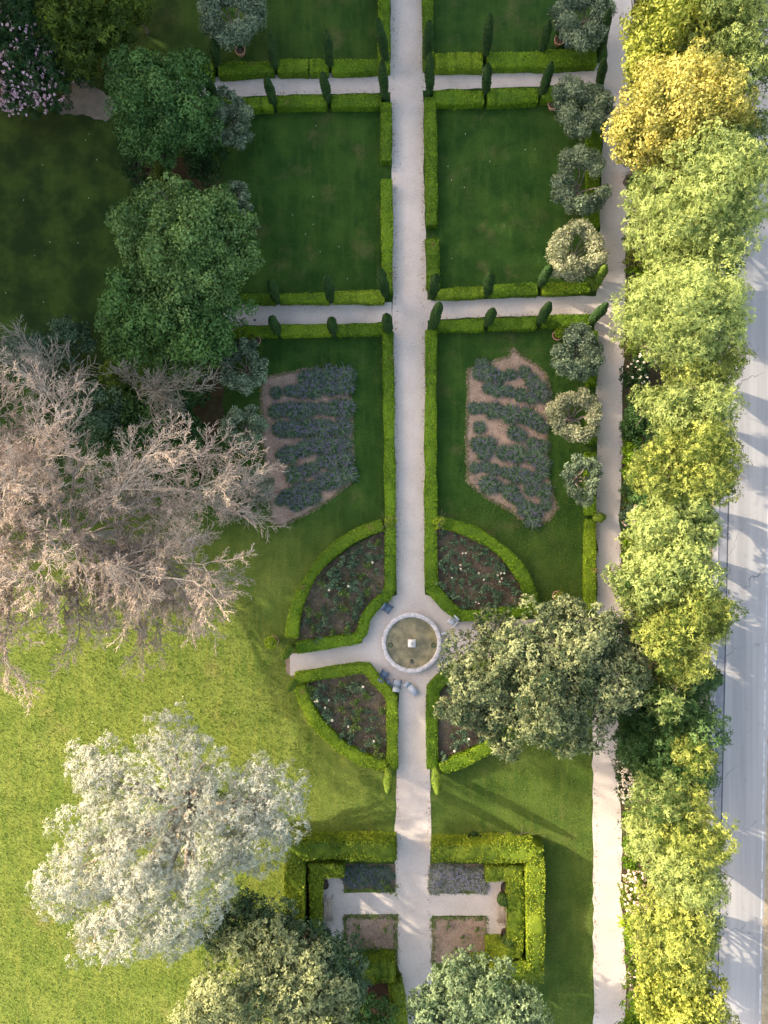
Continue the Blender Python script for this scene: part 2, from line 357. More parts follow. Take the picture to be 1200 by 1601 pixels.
def band(name, xa, ka, xb, kb, z, mat, y0=-400, y1=2000):
    return sheet(name, [(road_x(xa,ka,y0), y0), (road_x(xb,kb,y0), y0), (road_x(xb,kb,y1), y1), (road_x(xa,ka,y1), y1)], z, mat)
band('dry_verge', 1106, .020, 1125, .020, .010, M['straw'])
band('kerb_strip', 1122, .020, 1131, .020, .060, M['concrete'])
band('road_gutter', 1131, .020, 1146.5, .022, .014, M['gutter'])
band('road_joint', 1145.5, .022, 1147.5, .022, .018, M['joint'])
band('road', 1147, .022, 1330, .018, .014, M['asphalt'])
g = G()
for py in np.arange(560, 1700, 74):
    a = P(road_x(1206.6,.0165,py), py); c = P(road_x(1206.6,.0165,py+62), py+62)
    q = .055
    g.add([[a[0]-q,a[1],.018],[a[0]+q,a[1],.018],[c[0]+q,c[1],.018],[c[0]-q,c[1],.018]], [[3,2,1,0]])
g.build('road_edge_marking', M['paint'], kind='structure')
sheet('far_verge', wavy([(1206,700),(1203,1000),(1197,1290),(1190,1600),(1186,1900),(1800,1900),(1800,700)], .6, 14, 61), .018, M['straw'])

# soil beds
BED_NW = [(601,828),(601,928),(567,956),(556,992),(463,1007),(475,944),(499,893),(547,856)]
BED_NE = [(682,823),(682,930),(714,962),(789,954),(826,946),(815,912),(780,869),(734,837)]
BED_SW = [(468,1068),(566,1051),(606,1090),(606,1190),(540,1162),(498,1125)]
BED_SE = [(684,1085),(714,1058),(822,1056),(800,1115),(770,1155),(686,1198)]
for b_ in (BED_NW, BED_NE, BED_SW, BED_SE): sheet('rose_bed_soil', b_, .010, M['soil'])
LAV_L = [(415,590),(450,583),(482,577),(545,577),(551,700),(551,750),(520,777),(480,802),(440,822),(425,815),(418,760),(410,680),(408,610)]
LAV_R = [(640+x/2.857, 400+y/2.857) for x, y in [(260,510),(330,485),(440,450),(465,415),(500,450),(570,490),(610,530),(632,620),(620,700),(612,800),(612,980),(640,1060),(658,1130),(620,1180),(560,1200),(510,1180),(440,1130),(350,1080),(260,1010),(255,800),(262,650)]]
for k, b_ in enumerate((LAV_L, LAV_R)): sheet('lavender_bed_soil', wavy(b_, 1.3, 4, 71+k), .010, M['mulch'])
BEDS4 = {'tl': [(537,1350),(618,1350),(618,1391),(537,1391)], 'tr': [(672,1350),(760,1350),(760,1395),(672,1395)],
         'bl': [(537,1430),(621,1430),(621,1503),(537,1503)], 'br': [(675,1433),(760,1433),(762,1505),(675,1505)]}
for k, b_ in BEDS4.items(): sheet('square_bed_soil', b_, .022, M['mulch'] if k[0] == 'b' else M['soil'])
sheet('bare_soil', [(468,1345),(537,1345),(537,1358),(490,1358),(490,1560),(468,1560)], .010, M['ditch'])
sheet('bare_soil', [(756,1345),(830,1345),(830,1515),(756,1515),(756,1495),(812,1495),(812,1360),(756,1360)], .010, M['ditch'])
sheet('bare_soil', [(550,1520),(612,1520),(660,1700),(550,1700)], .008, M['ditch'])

# ------------------------------------------------------------------ clipped hedges
def resample(pts, step):
    out = [pts[0]]
    for a, b in zip(pts[:-1], pts[1:]):
        L = np.linalg.norm(b - a); k = max(1, int(round(L / step)))
        out += [a + (b - a) * j / k for j in range(1, k + 1)]
    return np.array(out)
PROF = [(-1,0),(-1.02,.5),(-1,.86),(-.86,.98),(-.4,1.0),(0,1.01),(.4,1.0),(.86,.98),(1,.86),(1.02,.5),(1,0)]
def hedge(pts, wpx, h, label, mat='box', group=None, seed=None, dens=260, leaf=.12, tone=.5, wob=.025):
    seed = seed or int(sum(a * 7 + b * 13 for a, b in pts)); rng = R_(seed)
    q = np.array([P(a, b, h)[:2] for a, b in pts]); q = resample(q, .25); n = len(q)
    e_ = np.diff(q, axis=0); e_ /= np.linalg.norm(e_, axis=1, keepdims=True); d = (np.vstack([e_[:1], e_]) + np.vstack([e_, e_[-1:]])) / 2
    ml = np.clip(np.linalg.norm(d, axis=1, keepdims=True), .7, 1); nr = np.stack([-d[:, 1], d[:, 0]], 1) / ml ** 2
    hw = wpx * (1 - h / H) / 40 * (1 + .085 * np.interp(np.arange(n), np.arange(0, n + 12, 6), rng.normal(size=len(np.arange(0, n + 12, 6)))))
    hz = h * (1 + .06 * np.interp(np.arange(n), np.arange(0, n + 12, 5), rng.normal(size=len(np.arange(0, n + 12, 5)))))
    m = len(PROF); V = np.zeros((n, m, 3))
    for j, (u, z) in enumerate(PROF):
        jit = rng.normal(size=n) * wob
        V[:, j, :2] = q + nr * (hw * u + jit)[:, None]; V[:, j, 2] = hz * z + (rng.normal(size=n) * wob if 2 < j < m - 3 else 0)
    V2 = np.concatenate([V[:1].copy(), V, V[-1:].copy()])
    for e, src in ((0, 0), (-1, -1)):
        mid = q[src]; V2[e, :, :2] = mid; 
    nn = n + 2
    f = [[i*m + j, i*m + j + 1, (i+1)*m + j + 1, (i+1)*m + j] for i in range(nn - 1) for j in range(m - 1)]
    patch = np.interp(np.arange(nn), np.arange(0, nn + 20, 9), rng.rand(len(np.arange(0, nn + 20, 9))))
    g = G(); g.add(V2.reshape(-1, 3), f, np.repeat(tone - .32 + .25 * patch, m))
    L = .25 * n
    per = 2 * h + 2 * hw.mean(); N = int(L * per * dens)
    ii = rng.rand(N) * (n - 1.001); i0 = ii.astype(int); fr = (ii - i0)[:, None]
    s = rng.rand(N) * per; top = (s > h) & (s < h + 2 * hw.mean())
    u = np.where(top, (s - h) / hw.mean() - 1, np.where(s <= h, -1.0, 1.0)); zf = np.where(top, 1.0, np.where(s <= h, s / h, (s - h - 2*hw.mean()) / h))
    base = q[i0] * (1 - fr) + q[i0 + 1] * fr; nb = nr[i0]
    c = np.zeros((N, 3)); c[:, :2] = base + nb * (hw[i0] * u + rng.normal(size=N) * .02)[:, None]; c[:, 2] = zf * hz[i0] * .99 + rng.normal(size=N) * .025 + .01
    nrm = np.zeros((N, 3)); nrm[:, :2] = nb * np.where(top, 0, u)[:, None]; nrm[:, 2] = np.where(top, 1, .25)
    c[:, 2] = np.maximum(c[:, 2], .03)
    # end faces
    ne = int(h * 2 * hw.mean() * dens)
    for e, sg in ((0, -1), (-1, 1)):
        uu = rng.rand(ne) * 2 - 1; zz = rng.rand(ne) * h
        ce = np.zeros((ne, 3)); ce[:, :2] = q[e] + nr[e] * (hw[e] * uu)[:, None] + d[e] * sg * .02; ce[:, 2] = np.maximum(zz, .03)
        en = np.zeros((ne, 3)); en[:, :2] = d[e] * sg; c = np.concatenate([c, ce]); nrm = np.concatenate([nrm, en]); i0 = np.concatenate([i0, np.full(ne, 0 if e == 0 else n - 1)])
    g.leaves(c, nrm, leaf * (.7 + .6 * rng.rand(len(c))), leaf * .62, rng, tone=tone + (patch[i0] - .5) * .8 + rng.normal(size=len(c)) * .33 - .5 * (rng.rand(n) < .05)[i0], spread=.55)
    for _ in range(int(L / 5 * rng.rand() + .3)):
        e = q[rng.randint(2, n - 2)] + rng.normal(size=2) * hw.mean() * .5; k = 26
        cc = np.zeros((k, 3)); cc[:, :2] = e + rng.normal(size=(k, 2)) * .13; cc[:, 2] = h * 1.01 + rng.normal(size=k) * .02
        g.leaves(cc, np.tile([0., 0, 1], (k, 1)), leaf, leaf * .6, rng, tone=2.0, spread=.5)
    return g.build('hedge', M[mat], loc=(*q[n // 2], 0), label=label, cat='hedge', group=group)
def arc(cx, cy, r, a0, a1, n=24, r2=None):
    return [(cx + (r + ((r2 or r) - r) * t) * cos(radians(a0 + (a1 - a0) * t)), cy + (r + ((r2 or r) - r) * t) * sin(radians(a0 + (a1 - a0) * t))) for t in np.linspace(0, 1, n)]
GL = 'low clipped hedges edging the garden paths'
h_ = .75
# along the main path
hedge([(600,-160),(600,108)], 17, h_, 'clipped hedge left of main path in the topmost lawn', group=GL)
hedge([(668,-160),(669,80),(670,104)], 16, h_, 'clipped hedge right of main path in the topmost lawn', group=GL)
hedge([(603,160),(604,200),(603,251)], 16, h_, 'short hedge left of main path, just below the upper cross path', group=GL)
hedge([(604,280),(605,380),(605,456)], 16, h_, 'hedge left of main path between the gap and the lower cross path', group=GL)
hedge([(672,152),(674,260),(675,351)], 18, h_, 'hedge right of main path below the upper cross path', group=GL)
hedge([(675,372),(677,400),(677,449)], 19, h_, 'short hedge right of main path, just above the lower cross path', group=GL)
hedge([(606,518),(608,660),(610,800),(610,918),(604,932),(584,948),(571,966),(566,988),(556,999),(530,1003),(463,1013)], 16, h_, 'long hedge left of main path that bends round the fountain and along the west arm', group=GL)
hedge([(674,516),(673,700),(674,900),(676,920),(700,948),(718,962),(750,963),(800,957),(830,953)], 17, h_, 'long hedge right of main path that bends behind the pale chair by the fountain', group=GL)
hedge(arc(643,1003,188,182,256), 18, .85, 'curved hedge arching round the north west rose bed', 'boxlime', group='curved hedges round the rose beds')
hedge([(682,815),(712,822),(740,832),(765,846),(789,864),(808,885),(822,907),(830,928),(832,949)], 18, .85, 'curved hedge arching round the north east rose bed', 'box', group='curved hedges round the rose beds')
hedge([(842,950),(880,949),(914,947)], 12, .7, 'short low hedge with a potted ball on its lawn side by the oak', group=GL)
hedge([(462,1061),(510,1053),(560,1045),(574,1046),(590,1066),(604,1080),(612,1092),(613,1140),(613,1202)], 16, h_, 'hedge along the south edge of the west arm, turning down beside the main path', 'boxlime', group=GL)
hedge([(467,1073),(474,1094),(490,1124),(510,1148),(535,1170),(565,1188),(604,1199)], 17, .85, 'curved hedge round the south west rose bed', 'boxlime', group='curved hedges round the rose beds')
hedge([(830,1048),(760,1046),(716,1044),(694,1060),(677,1078),(675,1120),(676,1202)], 17, h_, 'hedge right of main path under the oak, south of the fountain', group=GL)
hedge([(689,1203),(728,1188),(770,1166),(800,1140),(815,1112),(826,1060)], 19, .85, 'curved hedge emerging from under the oak, south east of the fountain', 'boxlime', group='curved hedges round the rose beds')
# cross paths
hedge([(255,106),(300,106),(333,109)], 19, h_, 'hedge above the upper cross path, partly under the dark green tree', 'box', group=GL)
hedge([(341,108),(390,105),(427,104)], 20, h_, 'hedge above the upper cross path between first and second cypress', 'box', group=GL)
hedge([(434,103),(470,102),(482,103)], 21, h_, 'bright hedge block above the upper cross path, right of second cypress', 'boxlime', group=GL)
hedge([(484,103),(512,102)], 19, h_, 'small hedge block above the upper cross path, left of third cypress', 'box', group=GL)
hedge([(519,102),(560,102),(590,101)], 19, h_, 'hedge above the upper cross path, ending at main path corner', 'box', group=GL)
hedge([(330,163),(380,161),(425,160)], 17, h_, 'hedge below the upper cross path beside the left olive', 'box', group=GL)
hedge([(432,158),(470,157),(510,157)], 18, h_, 'hedge below the upper cross path, middle stretch on the left', 'box', group=GL)
hedge([(518,157),(560,156),(595,155)], 18, h_, 'hedge below the upper cross path, touching main path on the left', 'box', group=GL)
hedge([(680,96),(720,94),(754,94)], 24, h_, 'yellowish hedge above the upper cross path, right of main path', 'boxlime', group=GL)
hedge([(762,93),(850,92),(932,88)], 24, h_, 'long hedge above the upper cross path with blue boxes behind it', 'box', group=GL)
hedge([(678,151),(720,151),(756,151)], 20, h_, 'hedge below the upper cross path, starting at main path on the right', 'box', group=GL)
hedge([(762,150),(800,149),(840,148)], 21, h_, 'hedge below the upper cross path, middle stretch on the right', 'box', group=GL)
hedge([(847,147),(880,145),(925,142)], 19, h_, 'hedge below the upper cross path, under the right olive', 'box', group=GL)
hedge([(375,466),(400,466),(430,466)], 15, .65, 'patchy hedge above the lower cross path near the big tree', 'box', group=GL, tone=.35)
hedge([(437,466),(480,465),(514,465)], 15, .65, 'hedge above the lower cross path, middle stretch on the left', 'box', group=GL)
hedge([(521,464),(560,463),(600,463)], 17, .65, 'hedge above the lower cross path, touching main path on the left', 'boxlime', group=GL)
hedge([(360,518),(400,517),(432,517)], 14, .65, 'hedge below the lower cross path beside the stone block', 'box', group=GL, tone=.38)
hedge([(439,516),(480,516),(517,515)], 17, .65, 'hedge below the lower cross path above the left lavender bed', 'boxlime', group=GL)
hedge([(526,515),(560,514),(598,513)], 17, .65, 'hedge below the lower cross path, right of the round cypress', 'box', group=GL)
hedge([(680,459),(720,457),(757,455)], 16, .65, 'hedge above the lower cross path, starting at main path on the right', 'boxlime', group=GL)
hedge([(764,454),(800,452),(840,451)], 18, .65, 'hedge above the lower cross path, middle stretch on the right', 'box', group=GL)
hedge([(848,451),(880,450),(922,448)], 17, .65, 'hedge above the lower cross path, below the pale olive', 'boxlime', group=GL)
hedge([(682,508),(720,508),(756,507)], 17, .65, 'hedge below the lower cross path, starting at main path on the right', 'box', group=GL)
hedge([(764,506),(800,505),(838,504)], 18, .65, 'hedge below the lower cross path, above the right lavender bed', 'box', group=GL)
hedge([(847,502),(880,501),(920,499)], 17, .65, 'hedge below the lower cross path beside the potted ball', 'box', group=GL)
# beside the east path
GE = 'hedges along the east path'
hedge([(931,155),(930,200),(929,242)], 20, h_, 'hedge by the east path between the first two olives', group=GE)
hedge([(928,247),(928,300),(927,352)], 19, h_, 'hedge by the east path under the second olive', group=GE)
hedge([(927,517),(927,560),(926,602)], 14, h_, 'hedge by the east path beside the olive south of the lower cross path', group=GE)
hedge([(926,616),(925,650),(925,694)], 14, h_, 'hedge by the east path behind the white-stemmed olive', group=GE)
hedge([(924,707),(924,760),(924,805)], 15, h_, 'hedge by the east path beside the sparse olive', group=GE)
hedge([(924,812),(923,880),(923,953)], 16, h_, 'hedge by the east path below the small lime cone', 'boxlime', group=GE)
# garden rooms
GP = 'tall hedges enclosing the southern garden room'
kw = dict(mat='privet', group=GP, leaf=.16, dens=190, wob=.05)
hedge([(619,1332),(560,1331),(460,1331),(459,1400),(459,1560)], 27, 1.9, 'tall outer hedge of the garden room west side', **kw)
hedge([(677,1335),(760,1334),(837,1334),(838,1420),(838,1524),(800,1524),(740,1526)], 26, 1.9, 'tall outer hedge of the garden room east side', **kw)
hedge([(537,1362),(493,1362),(493,1420),(493,1545)], 20, 1.3, 'inner hedge behind the west bench', **kw)
hedge([(760,1366),(806,1366),(806,1430),(806,1488),(762,1488)], 24, 1.3, 'inner hedge behind the east bench', **kw)
hedge([(556,1520),(590,1519),(617,1519)], 32, 1.5, 'thick hedge block below the west square bed, left of main path', **kw)
hedge([(617,1538),(622,1570),(634,1680)], 22, 1.2, 'narrow shaded hedge at the bottom edge, left of main path', **kw)

# ------------------------------------------------------------------ cypresses
def cypress(bx, by, tx, ty, label, group, mat='cypress', r=.33, seed=0, hfix=None):
    rng = R_(int(bx * 31 + by * 17 + seed))
    rb = math.hypot(bx - 600, by - 800); rt = math.hypot(tx - 600, ty - 800)
    h = hfix or min(6.6, max(2.4, H * (1 - rb / rt)))
    b = P(bx, by, 0); t = P(tx, ty, h)
    lean = t[:2] - b[:2]; L = np.linalg.norm(lean)
    if L > .9: lean *= .9 / L
    root = thing('cypress', b, label, 'cypress', group)
    g = G(); N = int(h * 900)
    z = rng.rand(N) ** .9; prof = lambda z: r * (.72 + .42 * np.sin(np.clip(z, 0, 1) * 2.6)) * np.sqrt(np.clip(1 - z**6, 0, 1)) * .92
    a = rng.rand(N) * 2 * pi; bul = 1 + .12 * np.sin(a * 3 + z * 9 + seed) + .1 * rng.normal(size=N)
    rad = prof(z) * bul
    c = np.stack([np.cos(a) * rad + lean[0] * z, np.sin(a) * rad + lean[1] * z, z * h + .12], 1)
    nrm = np.stack([np.cos(a), np.sin(a), np.full(N, .35 + .8 * z.mean())], 1)
    ax = np.stack([np.cos(a) * .3, np.sin(a) * .3, np.ones(N)], 1) + rng.normal(size=(N, 3)) * .2
    g.leaves(c, nrm, .20, .08, rng, tone=.45 + rng.normal(size=N) * .25, ax=ax, spread=.35)
    zz = np.linspace(0, 1, 14); n = 10; aa = np.arange(n) * 2 * pi / n
    v = np.array([[cos(q) * prof(s) * .9 + lean[0] * s, sin(q) * prof(s) * .9 + lean[1] * s, s * h * .985 + .1] for s in zz for q in aa])
    g.add(v, [[i*n + j, i*n + (j+1) % n, (i+1)*n + (j+1) % n, (i+1)*n + j] for i in range(13) for j in range(n)], .15)
    g.build('foliage', M[mat], root)
    g = G(); g.tubes([[0,0,0]], [[lean[0]*.2, lean[1]*.2, h*.2]], .06, .05, sides=6); g.build('trunk', M['bark'], root)
    return root
rowA = [(341,108,333,63,'leaning top beside the potted olive'),(431,110,420,49,'second from left'),(516,107,509,49,'third from left'),(604,100,590,30,'at the main path corner, left side'),
        (667,100,671,33,'at the main path corner, right side'),(758,91,766,23,'on the right, dark and straight'),(845,85,858,33,'with a sunlit lime tip'),(935,84,952,16,'stoutest, beside the east path')]
for k, (a, b, c, d, l) in enumerate(rowA): cypress(a, b, c, d, 'cypress above the upper cross path, ' + l, 'cypresses lining the upper cross path', seed=k, r=.30)
rowB = [(343,166,318,115,'half hidden by the dark green tree'),(429,167,416,121,'second from left'),(513,161,504,114,'third from left'),(601,157,597,96,'left of main path'),
        (671,150,671.5,86,'right of main path'),(758,150,763,101,'between main path and right olive'),(846,152,862,98,'leaning right above the first olive'),(936,137,944,93,'sunlit, at the east path')]
for k, (a, b, c, d, l) in enumerate(rowB): cypress(a, b, c, d, 'cypress below the upper cross path, ' + l, 'cypresses lining the upper cross path', seed=20 + k, r=.28)
rowC = [(433,472,422,438,'wispy, nearest the big tree'),(517,470,511,432,'thin, middle left'),(603,463,594,421,'left corner of main path'),(675,465,682,430,'right corner of main path'),
        (761,461,767,428,'thin, right of main path'),(843,447,860,416,'with a brown patch, beside the pale olive'),(927,451,946,416,'lime green, at the east path')]
for k, (a, b, c, d, l) in enumerate(rowC): cypress(a, b, c, d, 'cypress above the lower cross path, ' + l, 'cypresses lining the lower cross path', 'cyplime' if k == 6 else 'cypress', seed=40 + k, r=.30, hfix=None if k != 6 else 4)
rowD = [(435,521,424,496,'bent, nearest the stone block'),(521,521,518,498,'short and round'),(607,519,604,492,'left corner of main path'),(675,514,687,474,'right corner of main path, bulky'),
        (761,508,771,484,'small with a brown base'),(843,505,859,474,'with a dark rounded head'),(922,505,948,475,'longest, reaching over the east path')]
for k, (a, b, c, d, l) in enumerate(rowD): cypress(a, b, c, d, 'cypress below the lower cross path, ' + l, 'cypresses lining the lower cross path', 'cypress', seed=60 + k, r=.30)
cypress(608,1199,606,1238,'yellow green slender cypress at the end of the curved hedge, left of main path','cypresses south of the fountain','cyplime',r=.28)
cypress(680,1199,684,1240,'yellow green slender cypress at the end of the curved hedge, right of main path','cypresses south of the fountain','cyplime',r=.28)
cypress(454,1010,444,1028,'small dull cypress north of the west arm mouth','cypresses at the west arm mouth','cyplime',r=.25)
cypress(462,1063,450,1079,'small dull cypress south of the west arm mouth','cypresses at the west arm mouth','cyplime',r=.22)
cypress(929,809,943,808,'small lime green cone overhanging the east path alone','small cone trees','cyplime',r=.28, hfix=2.4)
cypress(837,951,843,954,'short lime cone where curved hedge meets low hedge','small cone trees','cyplime',r=.3,hfix=1.3)

# ------------------------------------------------------------------ broad trees
def cloud(g, ctr, rad, rng, leaf, n_clump, n_leaf, style='leaf', tone=.5, rc=.26, flat=.0, bottom=-.35):
    """foliage in uneven clumps through an ellipsoid"""
    ctr = np.array(ctr); rad = np.array(rad)
    d = rng.normal(size=(n_clump * 2, 3)); d /= np.linalg.norm(d, axis=1, keepdims=True); d = d[d[:, 2] > bottom][:n_clump]
    ph = rng.rand(6) * 6.28
    az = np.arctan2(d[:, 1], d[:, 0]); lob = 1 + .13 * np.sin(az * 3 + ph[0]) + .10 * np.sin(az * 5 + ph[1]) + .07 * np.sin(az * 8 + ph[2])
    rr = np.where(rng.rand(len(d)) < .66, .68 + .3 * rng.rand(len(d)), .30 + .4 * rng.rand(len(d)))
    C = ctr + d * rad * (rr * lob)[:, None]
    R = rad.min() * rc * (.6 + .8 * rng.rand(len(d)))
    for c, r, dd in zip(C, R, d):
        tn = tone + rng.normal() * .2
        k = int(n_leaf * (r / (rad.min() * rc)) ** 1.7) + 6
        u = rng.normal(size=(k, 3)); u /= np.linalg.norm(u, axis=1, keepdims=True); u = u + dd * .45 + np.array([0, 0, .25]); u /= np.linalg.norm(u, axis=1, keepdims=True)
        p = c + u * r * (.65 + .45 * rng.rand(k))[:, None] * np.array([1.15, 1.15, .85])
        if style == 'leaf':
            g.leaves(p, u, leaf * (.7 + .6 * rng.rand(k)), leaf * .6, rng, tone=tn + rng.normal(size=k) * .22, spread=.5)
        else:
            m_, ll, ww = {'frond': (7, 1.0, .26), 'star': (8, 1.0, .17), 'fine': (5, 1.0, .4)}[style]
            kk = max(3, int(k / (m_ * .62))); p = p[:kk]; uu = u[:kk]
            tw = tn + rng.normal(size=kk) * .22
            dirs = rng.normal(size=(kk, m_, 3)) * np.array([1, 1, .5]) + uu[:, None, :] * .55; dirs /= np.linalg.norm(dirs, axis=2, keepdims=True)
            L = leaf * ll * (.7 + .6 * rng.rand(kk, 1)); pc = p[:, None, :] + dirs * (L / 2)[..., None]
            g.leaves(pc.reshape(-1, 3), np.repeat(uu, m_, 0) + np.array([0, 0, .5]), np.repeat(L, m_, 1).ravel(), leaf * ww, rng, tone=np.repeat(tw, m_) + rng.normal(size=kk * m_) * .08, ax=dirs.reshape(-1, 3), spread=.4)
def limbs(g, base, tips, r0, rng, tone=.5, forks=3):
    base = np.array(base, float); tips = [np.array(t, float) for t in tips]
    cen = np.mean(tips, axis=0); fork = base * .62 + np.array([cen[0], cen[1], cen[2] * .9]) * .38
    mid = (base + fork) / 2 + rng.normal(size=3) * .08
    g.tubes([base - [0,0,.1], mid], [mid, fork], [r0 * 1.25, r0 * .95], [r0 * .95, r0 * .8], tone, sides=8)
    for t in tips:
        for _ in range(forks):
            e = t + rng.normal(size=3) * min(np.linalg.norm(t - fork) * .15, .7); k = 5
            P0 = [fork + (e - fork) * (j / k) + rng.normal(size=3) * .10 * (0 < j < k) + np.array([0, 0, .3 * sin(pi * j / k)]) for j in range(k + 1)]
            rr = np.linspace(r0 * .55, r0 * .1, k + 1)
            g.tubes(P0[:-1], P0[1:], rr[:-1], rr[1:], tone, sides=5)
            for j in range(2, k + 1):
                q = P0[j] + rng.normal(size=3) * .4 + np.array([0, 0, .3]); g.tubes([P0[j]], [q], rr[j] * .6, .015, tone, sides=4)
def tree(blobs, label, mat, leaf=.3, style='leaf', cat='tree', hs=1.0, rk=1.15, bot=-.35, group=None, name='tree', tone=.5, dens=1.0, trunk='bark', seed=0, flowers=None, nflow=0, rz=.8, clump=None, r0=None, fl_bias=None):
    """blobs: (px, py, radius px, height of blob centre) for each lobe of the crown"""
    rng = R_(int(blobs[0][0] * 11 + blobs[0][1] * 5 + seed)); W = []
    for px, py, r, zc in blobs:
        zc = zc * hs; c = P(px, py, zc); rw = r * (1 - zc / H) / 20; W.append((c, rw * rk))
    tot = sum(r * r for _, r in W); bx = sum(c[0] * r * r for c, r in W) / tot; by = sum(c[1] * r * r for c, r in W) / tot
    root = thing(name, (bx, by, 0), label, cat, group); o = np.array([bx, by, 0])
    g = G()
    for c, r in W:
        rad = np.array([r, r, min(r * rz, c[2] * .8)]); 
        nc = clump or int((34 + 12 * r) * (1.2 if rz > 1.2 else 1)); rcr = .30 if r < 3 else .25
        cl_r = rad.min() * rcr; nl = dens * 1.9 * (4 * cl_r * cl_r) / (leaf * leaf * .3) * .55
        cloud(g, c - o, rad, rng, leaf, nc, max(8, nl), style, tone, rc=rcr, bottom=bot)
    g.build('crown', M[mat], root)
    g = G(); limbs(g, (0, 0, 0), [c - o for c, _ in W] if len(W) > 1 else [W[0][0] - o + np.array([sin(q), cos(q), 0]) * W[0][1] * .4 for q in (0, 2.1, 4.2)], r0 or .05 + .045 * math.sqrt(tot), rng, forks=2)
    g.build('trunk', M[trunk], root)
    if flowers:
        g = G()
        for _ in range(nflow):
            c, r = W[rng.randint(len(W))]; d = rng.normal(size=3); d[2] = abs(d[2]) + .25
            if fl_bias is not None: d[:2] += np.array(fl_bias)
            d /= np.linalg.norm(d); p = c - o + d * np.array([r, r, min(r * rz, c[2] * .8)]) * (1.0 + .08 * rng.normal())
            k = 7; u = rng.normal(size=(k, 3)) + [0, 0, .6]; u /= np.linalg.norm(u, axis=1, keepdims=True)
            g.leaves(p + u * .09, u, .13, .12, rng, tone=.5 + .5 * rng.rand(), spread=.3)
        g.build('blossom', M[flowers], root)
    return root

# left side
tree([(250,160,62,6.5),(215,130,45,5.5),(290,190,48,5.5),(240,205,48,5),(285,120,40,5),(180,125,16,5),(325,165,16,5),(200,95,18,5),(262,245,18,4.5),(310,215,16,4.5)], 'dark green round tree at the west end of the upper cross path', 'deep', .21, tone=.62, seed=1, rk=1.0)
tree([(305,385,68,8.5),(235,360,52,7.5),(350,385,52,7.5),(265,320,42,7),(300,440,62,7),(240,420,45,6.5),(330,330,40,7),(185,345,18,6),(395,410,16,6.5),(200,445,18,5.5),(290,300,16,6.5),(385,350,18,6)], 'large mid green tree left of the middle lawn', 'mid', .24, tone=.55, seed=2, rk=1.02)
tree([(230,490,62,6),(300,505,62,6),(200,530,40,5),(345,495,42,5),(280,550,45,4.5),(170,495,20,4.5),(255,575,20,4),(350,540,18,4.5)], 'darker green tree just below the large mid green tree', 'deep', .24, tone=.75, seed=3, rk=1.0)
tree([(140,38,50,5),(100,20,40,4.5),(175,25,40,4.5),(130,85,35,4)], 'yellow green shrubby tree in the dark top left corner', 'moss', .34, 'frond', seed=4, tone=.22)
tree([(212,14,22,2.6)], 'small green shrub at the top edge beside the shady lawn', 'moss', .22, cat='shrub', name='shrub', seed=5, tone=.4)
GPk = 'pink flowering shrubs in the top left corner'
tree([(45,120,42,2.8),(75,140,30,2.5),(30,150,28,2.4)], 'oleander shrub thick with pink blossom at the left edge', 'shade', .26, 'frond', cat='shrub', name='flowering_shrub', group=GPk, flowers='pink', nflow=430, seed=6, fl_bias=(-.5,-.3))
tree([(35,62,40,3.2),(70,70,34,3)], 'oleander shrub with scattered pink blossom above the thickest one', 'shade', .26, 'frond', cat='shrub', name='flowering_shrub', group=GPk, flowers='pink', nflow=110, seed=7)
tree([(95,85,34,3),(125,100,25,2.6),(75,95,30,2.6)], 'oleander shrub with pink blossom right beside the shady path', 'shade', .26, 'frond', cat='shrub', name='flowering_shrub', group=GPk, flowers='pink', nflow=120, seed=8)
tree([(25,15,45,3.4),(70,5,40,3.2),(-15,50,30,3)], 'dark oleander with few pale blossoms in the very corner', 'shade', .26, 'frond', cat='shrub', name='flowering_shrub', group=GPk, flowers='blush', nflow=60, seed=9)
GS = 'small shrubs under the left trees'
tree([(212,262,15,1.2)], 'small dark clipped ball shrub left of the mossy one', 'shade', .16, cat='shrub', name='shrub', group=GS, seed=10, tone=.7)
tree([(250,274,15,1.4)], 'mossy rounded shrub between the two big left trees', 'moss', .16, cat='shrub', name='shrub', group=GS, seed=11, tone=.4)
tree([(217,287,12,.9)], 'tiny dark shrub below the clipped ball shrub', 'shade', .16, cat='shrub', name='shrub', group=GS, seed=12, tone=.6)
tree([(320,245,26,1.6),(318,270,18,1.2)], 'loose dark shrub below the left olive', 'shade', .2, cat='shrub', name='shrub', group=GS, seed=13, tone=.5)
tree([(205,215,18,1.8)], 'dark shrub peeping out left of the round tree', 'shade', .18, cat='shrub', name='shrub', group=GS, seed=14, tone=.5)
tree([(175,588,20,2.6)], 'yellow green bushy shrub among the bare grey branches', 'moss', .16, cat='shrub', name='shrub', group=GS, seed=15, tone=.75)
tree([(190,340,16,1.2)], 'low dark shrub at the left foot of the large mid green tree', 'shade', .2, cat='shrub', name='shrub', group=GS, seed=16)
# centre: oak over the east arm
tree([(760,1050,60,7),(830,1010,55,7.5),(900,1010,60,7.5),(850,1080,70,8),(950,1060,58,7.5),(740,1090,48,6.5),(790,1130,42,6),(900,1120,50,6.5),(880,965,34,6),(960,1000,45,6.5),(770,985,32,5.5)], 'wide dull green oak covering the east arm path beside the fountain', 'dull', .24, 'fine', tone=.42, seed=21, rk=1.0)
